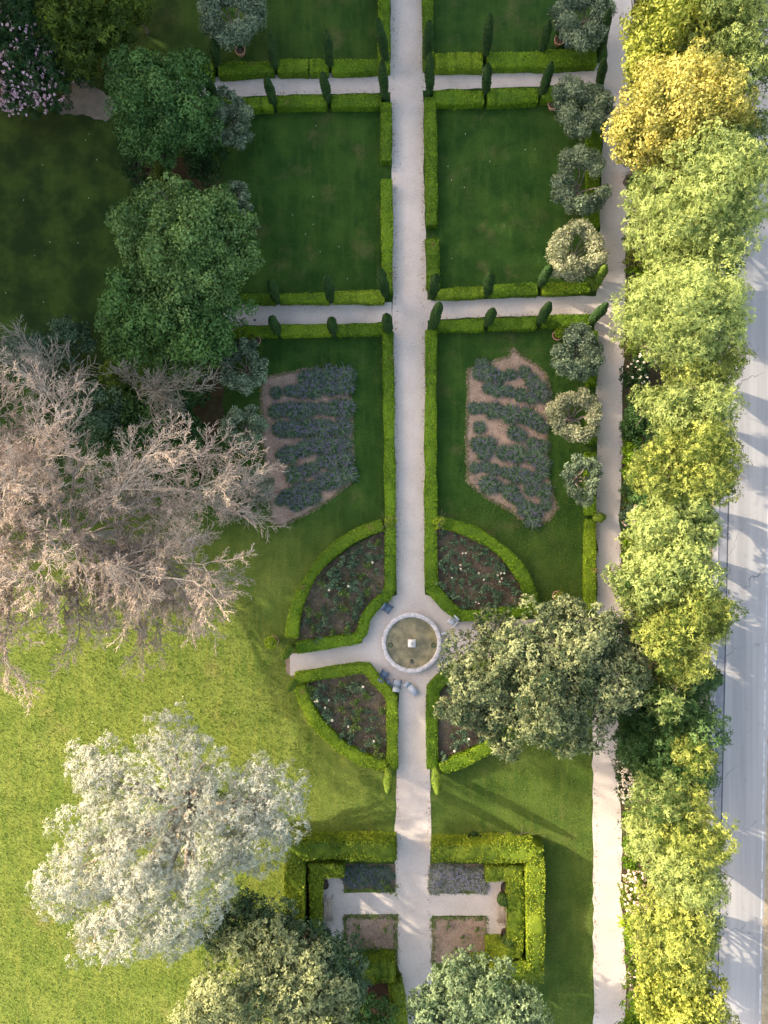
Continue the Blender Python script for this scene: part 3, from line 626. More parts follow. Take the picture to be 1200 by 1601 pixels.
# bottom
tree([(370,1545,62,8),(430,1580,70,8),(340,1600,55,7),(430,1500,50,7),(480,1540,50,7),(500,1600,60,7)], 'sunlit dull green tree at the bottom edge left of the garden room', 'dull', .24, 'fine', tone=.7, seed=22, rk=1.05)
tree([(480,1490,42,5.5),(520,1510,38,5.5),(420,1450,40,5),(370,1440,38,4.5),(540,1550,30,5),(340,1455,28,4)], 'darker grey green tree leaning over the west hedge of the garden room', 'grey', .23, 'fine', tone=.18, seed=23)
tree([(720,1550,42,5.5),(770,1575,52,6),(700,1590,45,5.5),(800,1600,45,5.5),(735,1515,24,5),(680,1560,32,5)], 'grey green tree at the bottom centre over the main path end', 'grey', .24, 'fine', tone=.6, seed=24)
tree([(580,1585,32,2.2),(560,1610,30,2)], 'dark rounded shrub in the shade at the bottom edge', 'deep', .24, cat='shrub', name='shrub', seed=25, tone=.6)
# silver cedar
tree([(230,1250,95,9),(160,1330,85,9),(250,1380,90,9.5),(350,1270,75,8.5),(170,1210,55,8),(410,1260,60,8),(430,1240,45,7.5),(300,1190,38,8.5),(265,1145,36,7.5),(320,1340,70,9),(190,1430,70,8.5),(110,1390,48,8),(270,1440,50,8),(400,1310,50,7.5),(160,1460,35,7.5)], 'huge silvery white cedar on the sunny meadow', 'cedar', .23, 'star', cat='tree', tone=.72, trunk='palebark', seed=31, dens=1.05, rz=.6)
# tree belt beside the road
GT = 'trees of the belt between east path and road'
def belt(bl, label, mat='ash', **k):
    k.setdefault('leaf', .25); k.setdefault('style', 'frond'); k.setdefault('hs', 1.3); k.setdefault('rz', 1.6); k.setdefault('bot', -.85); k.setdefault('rk', 1.09); q = R_(k.get('seed', 1) + 300); bl = [(a, b, c_, z_ * (.9 + .2 * q.rand())) for a, b, c_, z_ in bl]
    if len(bl) > 2 and mat != 'gold':
        for _ in range(len(bl) + 1):                     # stray side branches that break up the outline
            b_ = bl[q.randint(len(bl))]; a = q.rand() * 6.28; bl.append((b_[0] + cos(a) * b_[2] * .95, b_[1] + sin(a) * b_[2] * 1.05, 11 + 6 * q.rand(), b_[3] * (.7 + .45 * q.rand())))
    return tree(bl, label, mat, group=GT, **k)
belt([(1048,30,48,6.5),(1020,75,30,5.5),(1075,10,40,6.5),(1010,105,26,5)], 'lime yellow tree at the top of the road belt', 'lime', leaf=.26, style='leaf', seed=41, tone=.6)
belt([(1130,30,55,7),(1165,70,40,6.5),(1105,70,40,6.5),(1150,120,42,6.5),(1160,-20,50,7)], 'fresh green tree at the top right overhanging the road', 'ash', seed=42, tone=.6)
belt([(1060,150,52,8),(1110,165,46,8),(1015,190,46,7),(1060,200,48,7.5),(1140,185,32,7),(990,205,26,6),(1025,235,26,6),(1030,150,34,7)], 'golden yellow dense tree leaning over the east path', 'gold', leaf=.22, style='leaf', seed=43, tone=.62)
belt([(1165,215,32,6),(1130,235,36,6),(1085,250,30,5.5)], 'green ash right of and below the golden tree', 'ash', seed=44, tone=.45)
belt([(1050,300,52,7),(1110,305,60,7.5),(1075,360,52,7),(1130,360,46,7),(1030,345,40,6),(1150,275,36,6.5)], 'broad pale green ash below the golden tree', 'ash', seed=45, tone=.8)
belt([(1060,408,38,3.5),(1100,415,34,3.5)], 'low mossy green shrub between two ashes', 'moss', leaf=.24, style='leaf', seed=46, tone=.6, cat='shrub', name='shrub')
belt([(1050,470,56,7.5),(1010,490,42,6.5),(1090,480,52,7),(1060,520,48,6.5),(1110,520,38,6.5),(1125,470,30,6)], 'broad pale ash opposite the lower cross path', 'ash', seed=47, tone=.85)
belt([(1120,555,36,6.5),(1080,570,34,6.5),(1100,600,32,6)], 'yellowing ash by the road below the broad pale ash', 'ashyel', seed=48, tone=.5)
belt([(1070,630,42,6),(1100,650,40,6),(1060,660,28,5.5),(1015,625,20,4.5)], 'green ash halfway down the belt, left branch standing apart', 'ash', seed=49, tone=.7)
belt([(1070,715,46,6.5),(1110,720,36,6.5),(1030,745,34,5.5),(1090,765,36,6),(1105,690,30,6)], 'yellow tipped ash level with the sparse olive', 'ashyel', seed=50, tone=.45)
belt([(1060,810,42,5.5),(1020,830,34,5),(1080,840,30,5)], 'pale tree with small leaves right of the lime cone', 'ash', leaf=.24, style='fine', seed=51, tone=.85)
belt([(1020,900,42,5),(1060,890,44,5.5),(1000,930,28,4.5),(1045,935,36,5)], 'rounded pale green shrub tree above the oak', 'ash', leaf=.24, style='fine', seed=52, tone=.7)
belt([(1085,955,40,6),(1050,975,40,6),(1110,960,24,6),(1030,1000,34,5.5)], 'bright yellow green ash reaching over the road by the oak', 'ashyel', seed=53, tone=.4)
belt([(1080,1030,26,5.5),(1060,1050,24,5)], 'small yellow green ash between oak and road', 'ashyel', seed=54, tone=.6)
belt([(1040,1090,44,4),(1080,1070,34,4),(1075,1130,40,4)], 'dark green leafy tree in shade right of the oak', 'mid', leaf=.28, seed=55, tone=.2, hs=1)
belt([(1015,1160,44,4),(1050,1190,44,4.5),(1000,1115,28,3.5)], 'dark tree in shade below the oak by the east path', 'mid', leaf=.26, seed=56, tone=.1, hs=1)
belt([(1035,1095,24,5.6)], 'fresh green sprig of a tree top catching light in the dark gap', 'ash', leaf=.4, seed=57, tone=.3)
belt([(1085,1180,26,5.5),(1070,1160,18,5)], 'small lime leaved ash by the road at the dark gap', 'ashyel', seed=58, tone=.4)
belt([(1030,1245,34,5.5),(1060,1240,24,5),(1015,1270,24,4.5)], 'mid green ash right of the white blossom', 'ash', seed=59, tone=.4)
belt([(1080,1255,24,6),(1095,1305,34,6.5),(1060,1300,28,6),(1110,1320,20,6.3)], 'yellow leaved ash reaching over the road edge', 'ashyel', seed=60, tone=.55)
belt([(1030,1330,36,5.5),(1060,1350,40,5.5),(1085,1385,34,5.5),(1100,1370,22,5.5),(1010,1300,24,4.5)], 'pale green ash above the pink blossom', 'ash', seed=61, tone=.75)
belt([(1040,1430,40,6),(1075,1430,36,6),(1060,1470,42,6),(1090,1475,24,6),(1020,1470,30,5.5)], 'broad lime green ash near the bottom of the belt', 'ashyel', seed=62, tone=.5)
belt([(1050,1530,40,5),(1085,1540,30,5),(1060,1580,42,5),(1030,1570,28,4.5)], 'golden green rounded tree in the bottom right of the belt', 'lime', leaf=.24, style='leaf', seed=63, tone=.45)
belt([(1122,1590,22,6),(1110,1620,30,6)], 'yellow ash tip at the bottom edge over the road', 'ashyel', seed=64, tone=.5)
GB = 'shrubs edging the east path under the belt'
def shrub(bl, label, mat='box', **k):
    k.setdefault('leaf', .18); return tree(bl, label, mat, cat='shrub', name='shrub', group=GB, **k)
shrub([(1003,55,20,2.2),(1008,95,14,1.8),(1010,20,16,2.2)], 'mixed green shrub at the top of the east path', 'moss', seed=71, tone=.9, flowers='blush', nflow=40)
shrub([(998,340,18,1.8),(1000,370,18,1.8),(1008,315,14,1.6)], 'shrub dotted with white blossom opposite the pale olive', 'olive', seed=72, tone=.5, flowers='white', nflow=110)
shrub([(990,408,12,1.2)], 'bright lime shrub beside the east path above the crossing', 'lime', seed=73, tone=.3)
shrub([(988,545,14,1.4)], 'rounded mossy box shrub south of the crossing', 'moss', seed=74, tone=.6)
shrub([(992,588,18,1.6),(1005,570,16,1.6)], 'dark shrub flecked with white blossom south of the crossing', 'shade', seed=75, tone=.4, flowers='white', nflow=30)
shrub([(1000,650,24,2),(990,670,18,1.6),(1015,680,22,2)], 'dark clipped rounded shrub beside the white-stemmed olive', 'shade', seed=76, tone=.9)
shrub([(988,708,16,1.4),(1000,720,14,1.4),(985,735,12,1.2)], 'fresh green shrub below the dark rounded one', 'box', seed=77, tone=.5)
shrub([(1015,770,26,1.8),(990,765,16,1.4)], 'deep green shrub above the blossom opposite the lime cone', 'deep', seed=78, tone=.7)
shrub([(990,800,16,1.5),(985,815,12,1.2)], 'shrub with blush blossom opposite the lime cone', 'rose', seed=79, tone=.5, flowers='blush', nflow=45)
shrub([(984,850,12,1.4),(982,870,12,1.3),(988,830,10,1.2)], 'fresh green clipped shrub leaning on the east path above the oak', 'box', seed=80, tone=.3)
shrub([(978,1185,13,1.5),(980,1215,15,1.5),(978,1240,12,1.4)], 'dark shrub covered with white blossom at the path below the oak', 'shade', seed=81, tone=.5, flowers='white', nflow=170)
shrub([(990,1380,20,1.8),(990,1405,17,1.6)], 'shrub thick with pale pink blossom level with the garden room', 'moss', seed=82, tone=.7, flowers='blush', nflow=170)
shrub([(985,1440,15,1.3),(992,1455,12,1.2)], 'bright lime clipped shrub below the pale pink blossom', 'boxlime', seed=83, tone=.9)
shrub([(988,1490,14,1.4),(1005,1500,16,1.6)], 'green shrub between lime shrub and lowest blossom', 'box', seed=84, tone=.2)
shrub([(998,1530,18,1.6),(1000,1550,12,1.3)], 'shrub with scattered pink blossom near the bottom edge', 'moss', seed=85, tone=.5, flowers='pink', nflow=60)
shrub([(1000,1580,24,2),(990,1610,20,2)], 'green shrub at the bottom edge of the east path', 'box', seed=86, tone=.1)
shrub([(990,1275,14,1.5),(988,1320,14,1.4),(985,1345,12,1.3)], 'mid green shrub below the white blossom', 'box', seed=87, tone=.15)
shrub([(840,1310,1,.2),(745,1312,14,.4)], 'tiny dark cushion shrub on the grass above the east garden hedge', 'shade', seed=88, tone=.5)

for py in (232,262,292,432,500,515,625,690,780,905,930,1140,1290,1425,1470,1560):
    shrub([(985 + (py * 7) % 11, py, 13 + py % 5, 1.1)], 'low green shrub filling the row that edges the east path', ('box','deep','moss')[py % 3], seed=100, tone=.4)
for x, y, l in ((610,813,'tiny clipped ball topping the junction of curved hedge and path hedge on the left'),(686,816,'tiny clipped ball topping the junction of curved hedge and path hedge on the right')):
    tree([(x, y, 8, 1.0)], l, 'boxlime', leaf=.1, cat='shrub', name='clipped_ball', group='clipped balls on the curved hedges', tone=.9)
# tall trees to the west and north, outside the frame, whose shade lies over the garden
GW = 'tall park trees west of the garden'
def park(x, y, r, h, seed):
    rng = R_(seed); root = thing('park_tree', (x, y, 0), 'tall dark park tree standing beyond the garden to the west and north', 'tree', GW)
    g = G(); cloud(g, (0, 0, h - r * 1.0), (r, r, r * 1.0), rng, .8, 60, 85, 'leaf', .5, rc=.33, bottom=-.9)
    cloud(g, (0, 0, h * .45), (r * .95, r * .95, h * .3), rng, .8, 50, 85, 'leaf', .5, rc=.33, bottom=-1)
    g.build('crown', M['deep'], root); g = G(); limbs(g, (0, 0, 0), [(2, 0, h * .6), (-1, 2, h * .6), (-1, -2, h * .65)], .5, rng); g.build('trunk', M['bark'], root); return root
pt = [park(-46, 12, 5.5, 17, 1), park(-46, 30, 7, 30, 2), park(-30, 56, 7, 25, 3)]
for i, (x, y, s, src) in enumerate([(-46,20,1.0,1),(-45,38,1,1),(-47,47,1.05,2),(-44,56,1.05,1),(-38,64,1.1,2),(-20,60,.95,1),(-24,68,1.1,2),(-10,64,.95,2),(-2,56,.72,1),(8,58,.66,2),(-14,52,.75,1),(-40,30,.7,0),(-54,26,1.1,1),(-55,40,1.15,2)]):
    sc_ = s if i != 0 else .86
    dup(pt[src], (x, y, 0), i * 1.3, sc_)

# ------------------------------------------------------------------ olives: open ring crowns, limbs showing in the middle
def olive(px, py, rx, ry, label, mat='olive', seed=0, hole=.35, dens=1.0, zc=2.6, gap=None, trunk='bark'):
    rng = R_(seed + 500); c = P(px, py, zc); s = (1 - zc / H) / 20; RX, RY = rx * s * 1.12, ry * s * 1.12
    root = thing('olive_tree', (c[0], c[1], 0), label, 'olive tree', 'ring crowned olive trees')
    g = G(); nc = int(64 * dens); tips = []
    for k in range(nc):
        a = 2 * pi * (k + rng.rand()) / nc
        if gap and abs((a - gap + pi) % (2 * pi) - pi) < .5: continue
        rr = hole + (1 - hole) * (.25 + .62 * rng.rand()); wob = 1 + .1 * sin(3 * a + seed) + .06 * sin(7 * a)
        p = np.array([cos(a) * RX * rr * wob, sin(a) * RY * rr * wob, zc + .55 * (1 - abs(rr - .62) * 2) + rng.normal() * .25])
        if k % 6 == 0: tips.append(p)
        r = .22 * min(RX, RY) * (.7 + .6 * rng.rand()); n = int(190 * (r / .4) ** 2)
        u = rng.normal(size=(n, 3)) + [0, 0, .35]; u /= np.linalg.norm(u, axis=1, keepdims=True)
        q = p + u * r * (.5 + .6 * rng.rand(n))[:, None]
        g.leaves(q, u, .2, .09, rng, tone=.5 + rng.normal() * .18 + rng.normal(size=n) * .25, spread=.9)
    g.build('crown', M[mat], root)
    g = G(); fork = np.array([0, 0, zc * .45]); g.tubes([[0,0,-.1]], [fork], .15, .13, sides=8)
    for t in tips:
        k = 5; Q = [fork + (t - fork) * j / k + rng.normal(size=3) * .09 * (0 < j < k) + np.array([0, 0, .35 * sin(pi * j / k)]) for j in range(k + 1)]
        rr = np.linspace(.075, .025, k + 1); g.tubes(Q[:-1], Q[1:], rr[:-1], rr[1:], sides=5)
    g.build('trunk', M['palebark'], root); return root
olive(360,30,46,42,'silvery olive above the upper cross path on the left',seed=1,hole=.3)
olive(362,195,30,48,'narrow olive wedged beside the dark green round tree',seed=2,hole=.1)
olive(372,312,21,20,'small dusty olive at the edge of the large mid green tree',seed=3,hole=.05)
olive(382,575,34,40,'olive beside the left lavender bed, below the ringed pot',seed=4,hole=.3)
olive(382,670,31,30,'small round olive left of the lavender bed',seed=5,hole=.25)
olive(908,32,42,46,'olive at the top right, half in yellow light',seed=6,hole=.25,mat='olive')
olive(905,173,42,44,'blue green olive just below the upper cross path on the right',seed=7,hole=.15)
olive(909,288,43,45,'olive by the east path with an open crown showing the hedge',seed=8,hole=.45,gap=0.2)
olive(900,394,39,41,'palest cream tinted olive above the lower cross path','oliveyel',seed=9,hole=.35)
olive(901,554,36,38,'dense grey olive by the potted ball',seed=10,hole=.05)
olive(897,650,36,35,'olive with white stems by the east path',seed=11,hole=.4,mat='oliveyel')
olive(907,748,27,38,'sparse thin olive by the east path',seed=12,hole=.3,dens=.7)

# ------------------------------------------------------------------ bare trees
def grow(segs, p, d, L, r, lvl, rng, maxl, bend=.18, up=.12, kids=(5, 6, 6, 5), shrink=.52, ang=.75):
    n = (8, 6, 5, 3)[min(lvl, 3)] if lvl >= 0 else 5; st = L / n; d = np.array(d, float)
    for j in range(n):
        d = d + rng.normal(size=3) * bend; d[2] += up * .3; d /= np.linalg.norm(d)
        q = p + d * st; r1 = r * (1 - .72 * (j + 1) / n) if lvl < maxl else r * .7
        segs.append((p, q, r * (1 - .72 * j / n), max(r1, .012), lvl)); 
        if lvl < maxl and (j > 0 or lvl > 0):
            m = kids[min(lvl, len(kids) - 1)]
            for _ in range(max(1, int(round(m / n + rng.rand() * .8)))):
                s = rng.normal(size=3); s -= d * (s @ d); s /= np.linalg.norm(s) + 1e-9
                nd = d * cos(ang * (.7 + .5 * rng.rand())) + s * sin(ang * (.7 + .5 * rng.rand())); nd[2] = nd[2] * .8 + .06
                grow(segs, q, nd / np.linalg.norm(nd), L * shrink * (.7 + .5 * rng.rand()) * (1 - .35 * j / n), max(r * .5 * (1 - .5 * j / n), .014), lvl + 1, rng, maxl, bend, up, kids, shrink, ang)
        p = q
def bare(base, top, targets, label, group, r0, mat, twigmat, maxl=3, seed=0, kids=(7, 7, 6, 5), shrink=.42, tw=.022, tone=.5, name='bare_tree'):
    rng = R_(seed + 900); B = P(*base, 0); T = P(top[0], top[1], top[2])
    root = thing(name, B, label, 'bare tree', group); segs = []
    prev = B.copy(); k = 6
    for j in range(1, k + 1):
        q = B + (T - B) * j / k + rng.normal(size=3) * .1 * (j < k); segs.append((prev - B, q - B, r0 * (1.2 - .6 * (j-1) / k), r0 * (1.2 - .6 * j / k), -1)); prev = q
    for (tx, ty, tz, fr) in targets:
        s = B + (T - B) * fr; e = P(tx, ty, tz); v = e - s; L = np.linalg.norm(v)
        grow(segs, s - B, v / L, L, r0 * .36, 0, rng, maxl, kids=kids, shrink=shrink, bend=.13)
    lv = np.array([s[4] for s in segs]); p0 = np.array([s[0] for s in segs]); p1 = np.array([s[1] for s in segs]); a = np.array([s[2] for s in segs]); b = np.array([s[3] for s in segs])
    th = lv <= 1; g = G(); g.tubes(p0[th], p1[th], a[th], b[th], sides=6); g.build('trunk', M[mat], root)
    th = ~th; g = G(); a = np.maximum(a, tw); b = np.maximum(b, tw * .6)
    g.tubes(p0[th], p1[th], a[th], b[th], tone=np.clip(tone + rng.normal(size=th.sum()) * .2, 0, 1.2), sides=3); g.build('twigs', M[twigmat], root)
    print(label, len(segs)); return root
kd = dict(maxl=3, kids=(12,10,9,5), shrink=.38, tw=.0155, tone=.5)
bare((177,835), (105,845,8), [(200,650,14,.95),(280,690,13,.95),(350,735,11,.9),(372,810,10.5,.9),(360,885,9.5,.85),(315,925,9,.8),(290,985,8,.75),(200,1000,8,.7),(150,1030,8,.7),(110,960,9,.8),(130,690,14,1),(250,770,15,1),(330,850,12,1),(220,890,12,.95),(60,740,14,1),(180,960,7.5,.7),(250,940,8.5,.8),(320,975,8,.75),(100,1010,8,.7),(230,1010,7,.65),(290,880,9,.9)],
     'huge leafless tree with pinkish tan twigs spreading to the left lavender bed', 'leafless trees on the left', .34, 'palebark', 'deadtwig', seed=1, **kd)
bare((48,805), (-45,805,9.5), [(0,600,14,.9),(60,650,14,.95),(-60,680,14,1),(100,760,15,1),(80,860,13,.95),(40,950,11,.85),(60,1000,10,.8),(0,1030,9.5,.8),(-60,960,11,.9),(20,720,16,1),(-100,800,14,1),(150,820,13,.95),(50,1000,10,.8),(-20,1000,10,.8),(90,920,11,.85),(110,1010,9,.75),(30,880,12,.9),(20,1010,9.5,.75)],
     'leafless pinkish tan tree cut off by the left edge of the photo', 'leafless trees on the left', .34, 'palebark', 'deadtwig', seed=11, **kd)
bare((95,640), (80,610,8), [(40,560,9,.7),(75,520,9,.9),(110,540,9,.9),(150,560,8,.8),(60,600,9,.9),(20,530,8,.8)], 'grey leafless tree behind the huge one, crossing the dark lawn', 'leafless trees on the left', .16, 'palebark', 'greytwig', maxl=2, seed=2, kids=(10,9,6), shrink=.5, tone=.4)
bare((220,640), (215,610,6), [(190,570,7,.8),(235,580,7,.9),(260,600,7,.8),(280,570,6.5,.8),(310,610,6,.7),(250,640,6,.6),(290,640,6,.6)], 'low grey leafless tree under the darker green tree', 'leafless trees on the left', .13, 'palebark', 'greytwig', maxl=2, seed=3, kids=(11,9,6), shrink=.5, tone=.35)
bare((385,790), (385,775,2.5), [(350,740,3.6,.5),(380,720,3.6,.6),(410,740,3.4,.5),(420,780,3.2,.5),(400,815,3.2,.5),(365,820,3.4,.5),(345,780,3.6,.5),(385,765,4,.9)], 'dense grey twiggy shrub at the foot of the left lavender bed', 'leafless trees on the left', .09, 'palebark', 'greytwig', maxl=2, seed=4, kids=(12,9,6), shrink=.5, tone=.7, name='bare_shrub')
tree([(245,640,40,2.2),(290,610,34,2),(220,680,40,2.2),(290,690,34,2)], 'sombre undergrowth shrub beneath the bare grey branches', 'deep', .24, cat='shrub', name='shrub', seed=91, tone=.35)
tree([(150,650,45,2.4),(60,560,36,2.2),(110,530,30,2)], 'shaded grey green shrub behind the huge leafless tree', 'rose', .24, cat='shrub', name='shrub', seed=92, tone=.35)
tree([(372,775,28,1.6),(400,760,22,1.4)], 'grey leaved bush under the dense twiggy shrub', 'olive', .16, cat='shrub', name='shrub', seed=93, tone=.4)

# ------------------------------------------------------------------ lavender and roses
def lav_mesh(seed, pale=False):
    rng = R_(seed); g = G(); n = 420
    a = rng.rand(n) * 2 * pi; el = .25 + 1.2 * rng.rand(n) ** .8; L = .5 + .25 * rng.rand(n)
    d = np.stack([np.cos(a) * np.cos(el), np.sin(a) * np.cos(el), np.sin(el)], 1); st = np.stack([np.cos(a), np.sin(a), np.zeros(n)], 1) * (.14 * rng.rand(n))[:, None]
    c = st + d * (L * .5)[:, None]; up = np.tile([0., 0, 1.], (n, 1))
    g.leaves(c, up, L, .06, rng, tone=.45 + rng.normal(size=n) * .35, ax=d, spread=.25)
    k = rng.rand(n) < .14; e = st[k] + d[k] * (L[k] * 1.0)[:, None]
    g.leaves(e, up[k], .17, .05, rng, tone=2.0, ax=d[k], spread=.3)
    return g.build('lavender', M['lavpale' if pale else 'lav'])
def lav_place(protos, pts, label, group, rng, s0=1.0):
    for (x, y) in pts:
        o = protos[rng.randint(len(protos))].copy(); COL.objects.link(o); o.location = tuple(P(x, y, 0)); o.rotation_euler = (0, 0, rng.rand() * 6.28)
        s = s0 * (.75 + .6 * rng.rand()); o.scale = (s, s, s * .85); o['label'] = label; o['category'] = 'lavender'; o['group'] = group
protoL = [lav_mesh(i) for i in range(4)]; protoP = [lav_mesh(i + 10, True) for i in range(2)]
rng = R_(77)
def line(x0, y0, x1, y1, n): return [(x0 + (x1 - x0) * i / (n - 1) + rng.normal() * 1.2, y0 + (y1 - y0) * i / (n - 1) + rng.normal() * 1.2) for i in range(n)]
rowsL = [('top double row', line(478,592,540,586,6) + line(454,612,540,604,8) + [(432,614)]), ('second row', line(432,643,540,638,10)), ('third row', line(438,672,540,667,10)),
         ('fourth row', line(442,712,475,702,4) + line(487,697,541,694,6)), ('fifth row', line(460,742,490,730,4) + line(500,722,540,716,5)), ('bottom double row', line(440,782,478,762,5) + line(490,757,542,742,6) + line(462,790,490,775,3))]
for k, (l, pts) in enumerate(rowsL): lav_place(protoL, pts, 'grey green lavender clump in the %s of the left lavender bed' % l, 'lavender clumps of the left bed', rng)
Z = lambda L: [(640 + a / 2.857, 400 + b / 2.857) for a, b in L]
rowsR = [('top', Z([(320,490),(310,525),(350,525),(400,540),(450,530),(510,520),(545,560),(570,595)])), ('second', Z([(390,600),(440,605),(490,620),(540,635),(590,620),(350,590)])),
         ('third', Z([(285,680),(330,680),(370,690),(410,695),(450,708),(520,715),(560,740),(590,765)])), ('middle', Z([(310,765),(465,790),(490,800)])),
         ('fourth', Z([(300,840),(345,845),(330,880),(420,880),(475,885),(550,840),(590,850),(560,895),(590,930)])), ('fifth', Z([(290,945),(335,940),(380,955),(425,965),(470,975),(510,985),(555,1000),(590,965)])),
         ('bottom', Z([(350,1020),(395,1030),(450,1055),(480,1085),(540,1040),(600,1050),(515,1125),(560,1140),(545,1175),(605,1110)]))]
for k, (l, pts) in enumerate(rowsR): lav_place(protoL, pts, 'grey green lavender clump in the %s row of the right lavender bed' % l, 'lavender clumps of the right bed', rng)
lav_place(protoL, scatter([(541,1356),(612,1356),(612,1380),(541,1380)], 20, rng, 8), 'dark lavender clump in the square bed left of main path', 'lavender clumps in the square beds', rng, .72)
lav_place(protoP, scatter([(678,1356),(755,1356),(755,1388),(678,1388)], 26, rng, 8), 'pale faded lavender clump in the square bed right of main path', 'lavender clumps in the square beds', rng, .72)
for o in protoL + protoP: bpy.data.objects.remove(o)

def bush(seed, mat, fl, nf, r=.38):
    rng = R_(seed); root = thing('rose_bush', (0, 0, 0), 'x', 'rose bush'); g = G(); n = 150
    for _ in range(6):
        c = np.array([rng.normal() * r * .5, rng.normal() * r * .5, .35 + .2 * rng.rand()]); u = rng.normal(size=(n // 6, 3)); u /= np.linalg.norm(u, axis=1, keepdims=True)
        g.leaves(c + u * .2 * rng.rand(n // 6, 1), u + [0, 0, .6], .12, .08, rng, tone=.5 + rng.normal() * .2 + rng.normal(size=n // 6) * .25, spread=.5)
    g.build('foliage', M[mat], root); g = G()
    for _ in range(5): g.tubes([[0, 0, 0]], [[rng.normal() * r * .5, rng.normal() * r * .5, .45]], .015, .01, sides=4)
    g.build('stem', M['bark'], root)
    for _ in range(nf):
        g = G(); p = np.array([rng.normal() * r * .5, rng.normal() * r * .5, .62]); u = rng.normal(size=(10, 3)) + [0, 0, .8]; u /= np.linalg.norm(u, axis=1, keepdims=True)
        g.leaves(p + u * .05, u, .1, .1, rng, tone=.8, spread=.2); g.build('flower', M[fl], root)
    return root
pr = [bush(1, 'rose', 'white', 0), bush(2, 'rose', 'white', 1), bush(3, 'rose', 'white', 0), bush(4, 'herb', 'white', 0, .3), bush(5, 'rose', 'blush', 2)]
for nm, bed, n, md, w_ in (('north west', BED_NW, 44, 11, (.4,.1,.25,.25,0)), ('north east', BED_NE, 46, 11, (.4,.15,.35,0,.1)), ('south west', BED_SW, 34, 11, (.3,.15,.15,.4,0)), ('south east', BED_SE, 26, 12, (.35,.15,.4,0,.1))):
    c = np.mean(bed, 0); poly = [tuple(c + (np.array(p) - c) * .88) for p in bed]
    for (x, y) in scatter(poly, n, rng, md):
        k = rng.choice(5, p=w_); dup(pr[k], P(x, y, 0), rng.rand() * 6.28, 1.0 + .5 * rng.rand(), 'leafy rose bush in the %s rose bed round the fountain' % nm, 'rose bushes of the %s bed' % nm)
for r_ in pr:
    for ch in list(r_.children): bpy.data.objects.remove(ch)
    bpy.data.objects.remove(r_)
# weeds and dry stalks on bed soil
def ground_cover(name, polys, n, mats, rng, L=(.08,.25), label=None, z=.04, tone=(0,1)):
    g = G()
    for poly, k in zip(polys, n):
        q = scatter(poly, k, rng); w3 = np.array([P(a, b, 0) for a, b in q]); w3[:, 2] = z
        cl = np.repeat(w3, 6, 0) + rng.normal(size=(len(w3) * 6, 3)) * [.09, .09, .02]; cl[:, 2] = np.abs(cl[:, 2] - z) + z
        m = len(cl); g.leaves(cl, np.tile([0, 0, 1.], (m, 1)), L[0] + (L[1] - L[0]) * rng.rand(m), .05, rng, tone=np.repeat(tone[0] + (tone[1]-tone[0]) * rng.rand(len(w3)), 6), spread=.5)
    return g.build(name, mats, kind='stuff', label=label)
M['weed'] = foliage('low_weeds', (.05,.085,.025), (.20,.22,.08), .2, nscale=1)
M['drystalk'] = foliage('dry_stalks', (.22,.17,.10), (.45,.38,.24), .1, nscale=1)
ground_cover('weeds', [BED_NW, BED_SW, BED_NE, BED_SE], [420, 330, 160, 60], M['weed'], rng, label='low weeds creeping over rose bed soil')
ground_cover('dry_stalks', [BED_NW, BED_SW, BED_NE, BEDS4['bl'], BEDS4['br'], LAV_L, LAV_R], [150, 190, 60, 50, 60, 60, 60], M['drystalk'], rng, label='dry stalks lying on bed soil')
def edge(poly, w=5):
    a, b, c, d = poly; x0, y0, x1, y1 = a[0], a[1], c[0], c[1]
    return [[(x0,y0),(x1,y0),(x1,y0+w),(x0,y0+w)], [(x0,y0),(x0+w,y0),(x0+w,y1),(x0,y1)], [(x1-w,y0),(x1,y0),(x1,y1),(x1-w,y1)]]
ground_cover('edging_herbs', edge(BEDS4['bl']) + edge(BEDS4['br'], 4), [80,70,60,60,40,30], M['herb'], rng, label='low green herbs along the square bed edges')
ground_cover('edging_herbs', edge([(537,1388),(537,1388),(618,1395),(618,1395)], 4)[:1] + [[(672,1385),(760,1385),(760,1396),(672,1396)]], [60,160], M['herb'], rng, label='low green herbs along the lavender bed edges')
hp = bush(9, 'herb', 'white', 0, .45); hp['category'] = 'herb plant'; hp.name = 'herb_plant'
for (x, y, s, l) in [(560,1445,.9,'green plant top left of the west mulched square bed'),(565,1468,.9,'green plant in the left half of the west mulched square bed'),(588,1480,.9,'green plant at the bottom of the west mulched square bed'),(575,1480,.8,'green plant near the shaded corner of the west mulched bed'),(603,1450,.9,'yellowish plant at the right of the west mulched square bed'),
                     (745,1450,.9,'green plant top right of the east mulched square bed'),(722,1462,.8,'small green plant centre of the east mulched square bed'),(712,1480,.9,'dark green plant low in the east mulched square bed'),(700,1445,.7,'small plant top left of the east mulched square bed'),(604,1380,1.2,'yellow green tuft spilling from the left lavender square'),(612,1389,1.0,'low lime tuft on the path corner of the left lavender square')]:
    dup(hp, P(x, y, 0), rng.rand() * 6, s, l, 'small plants in the square beds')
for ch in list(hp.children): bpy.data.objects.remove(ch)
bpy.data.objects.remove(hp)

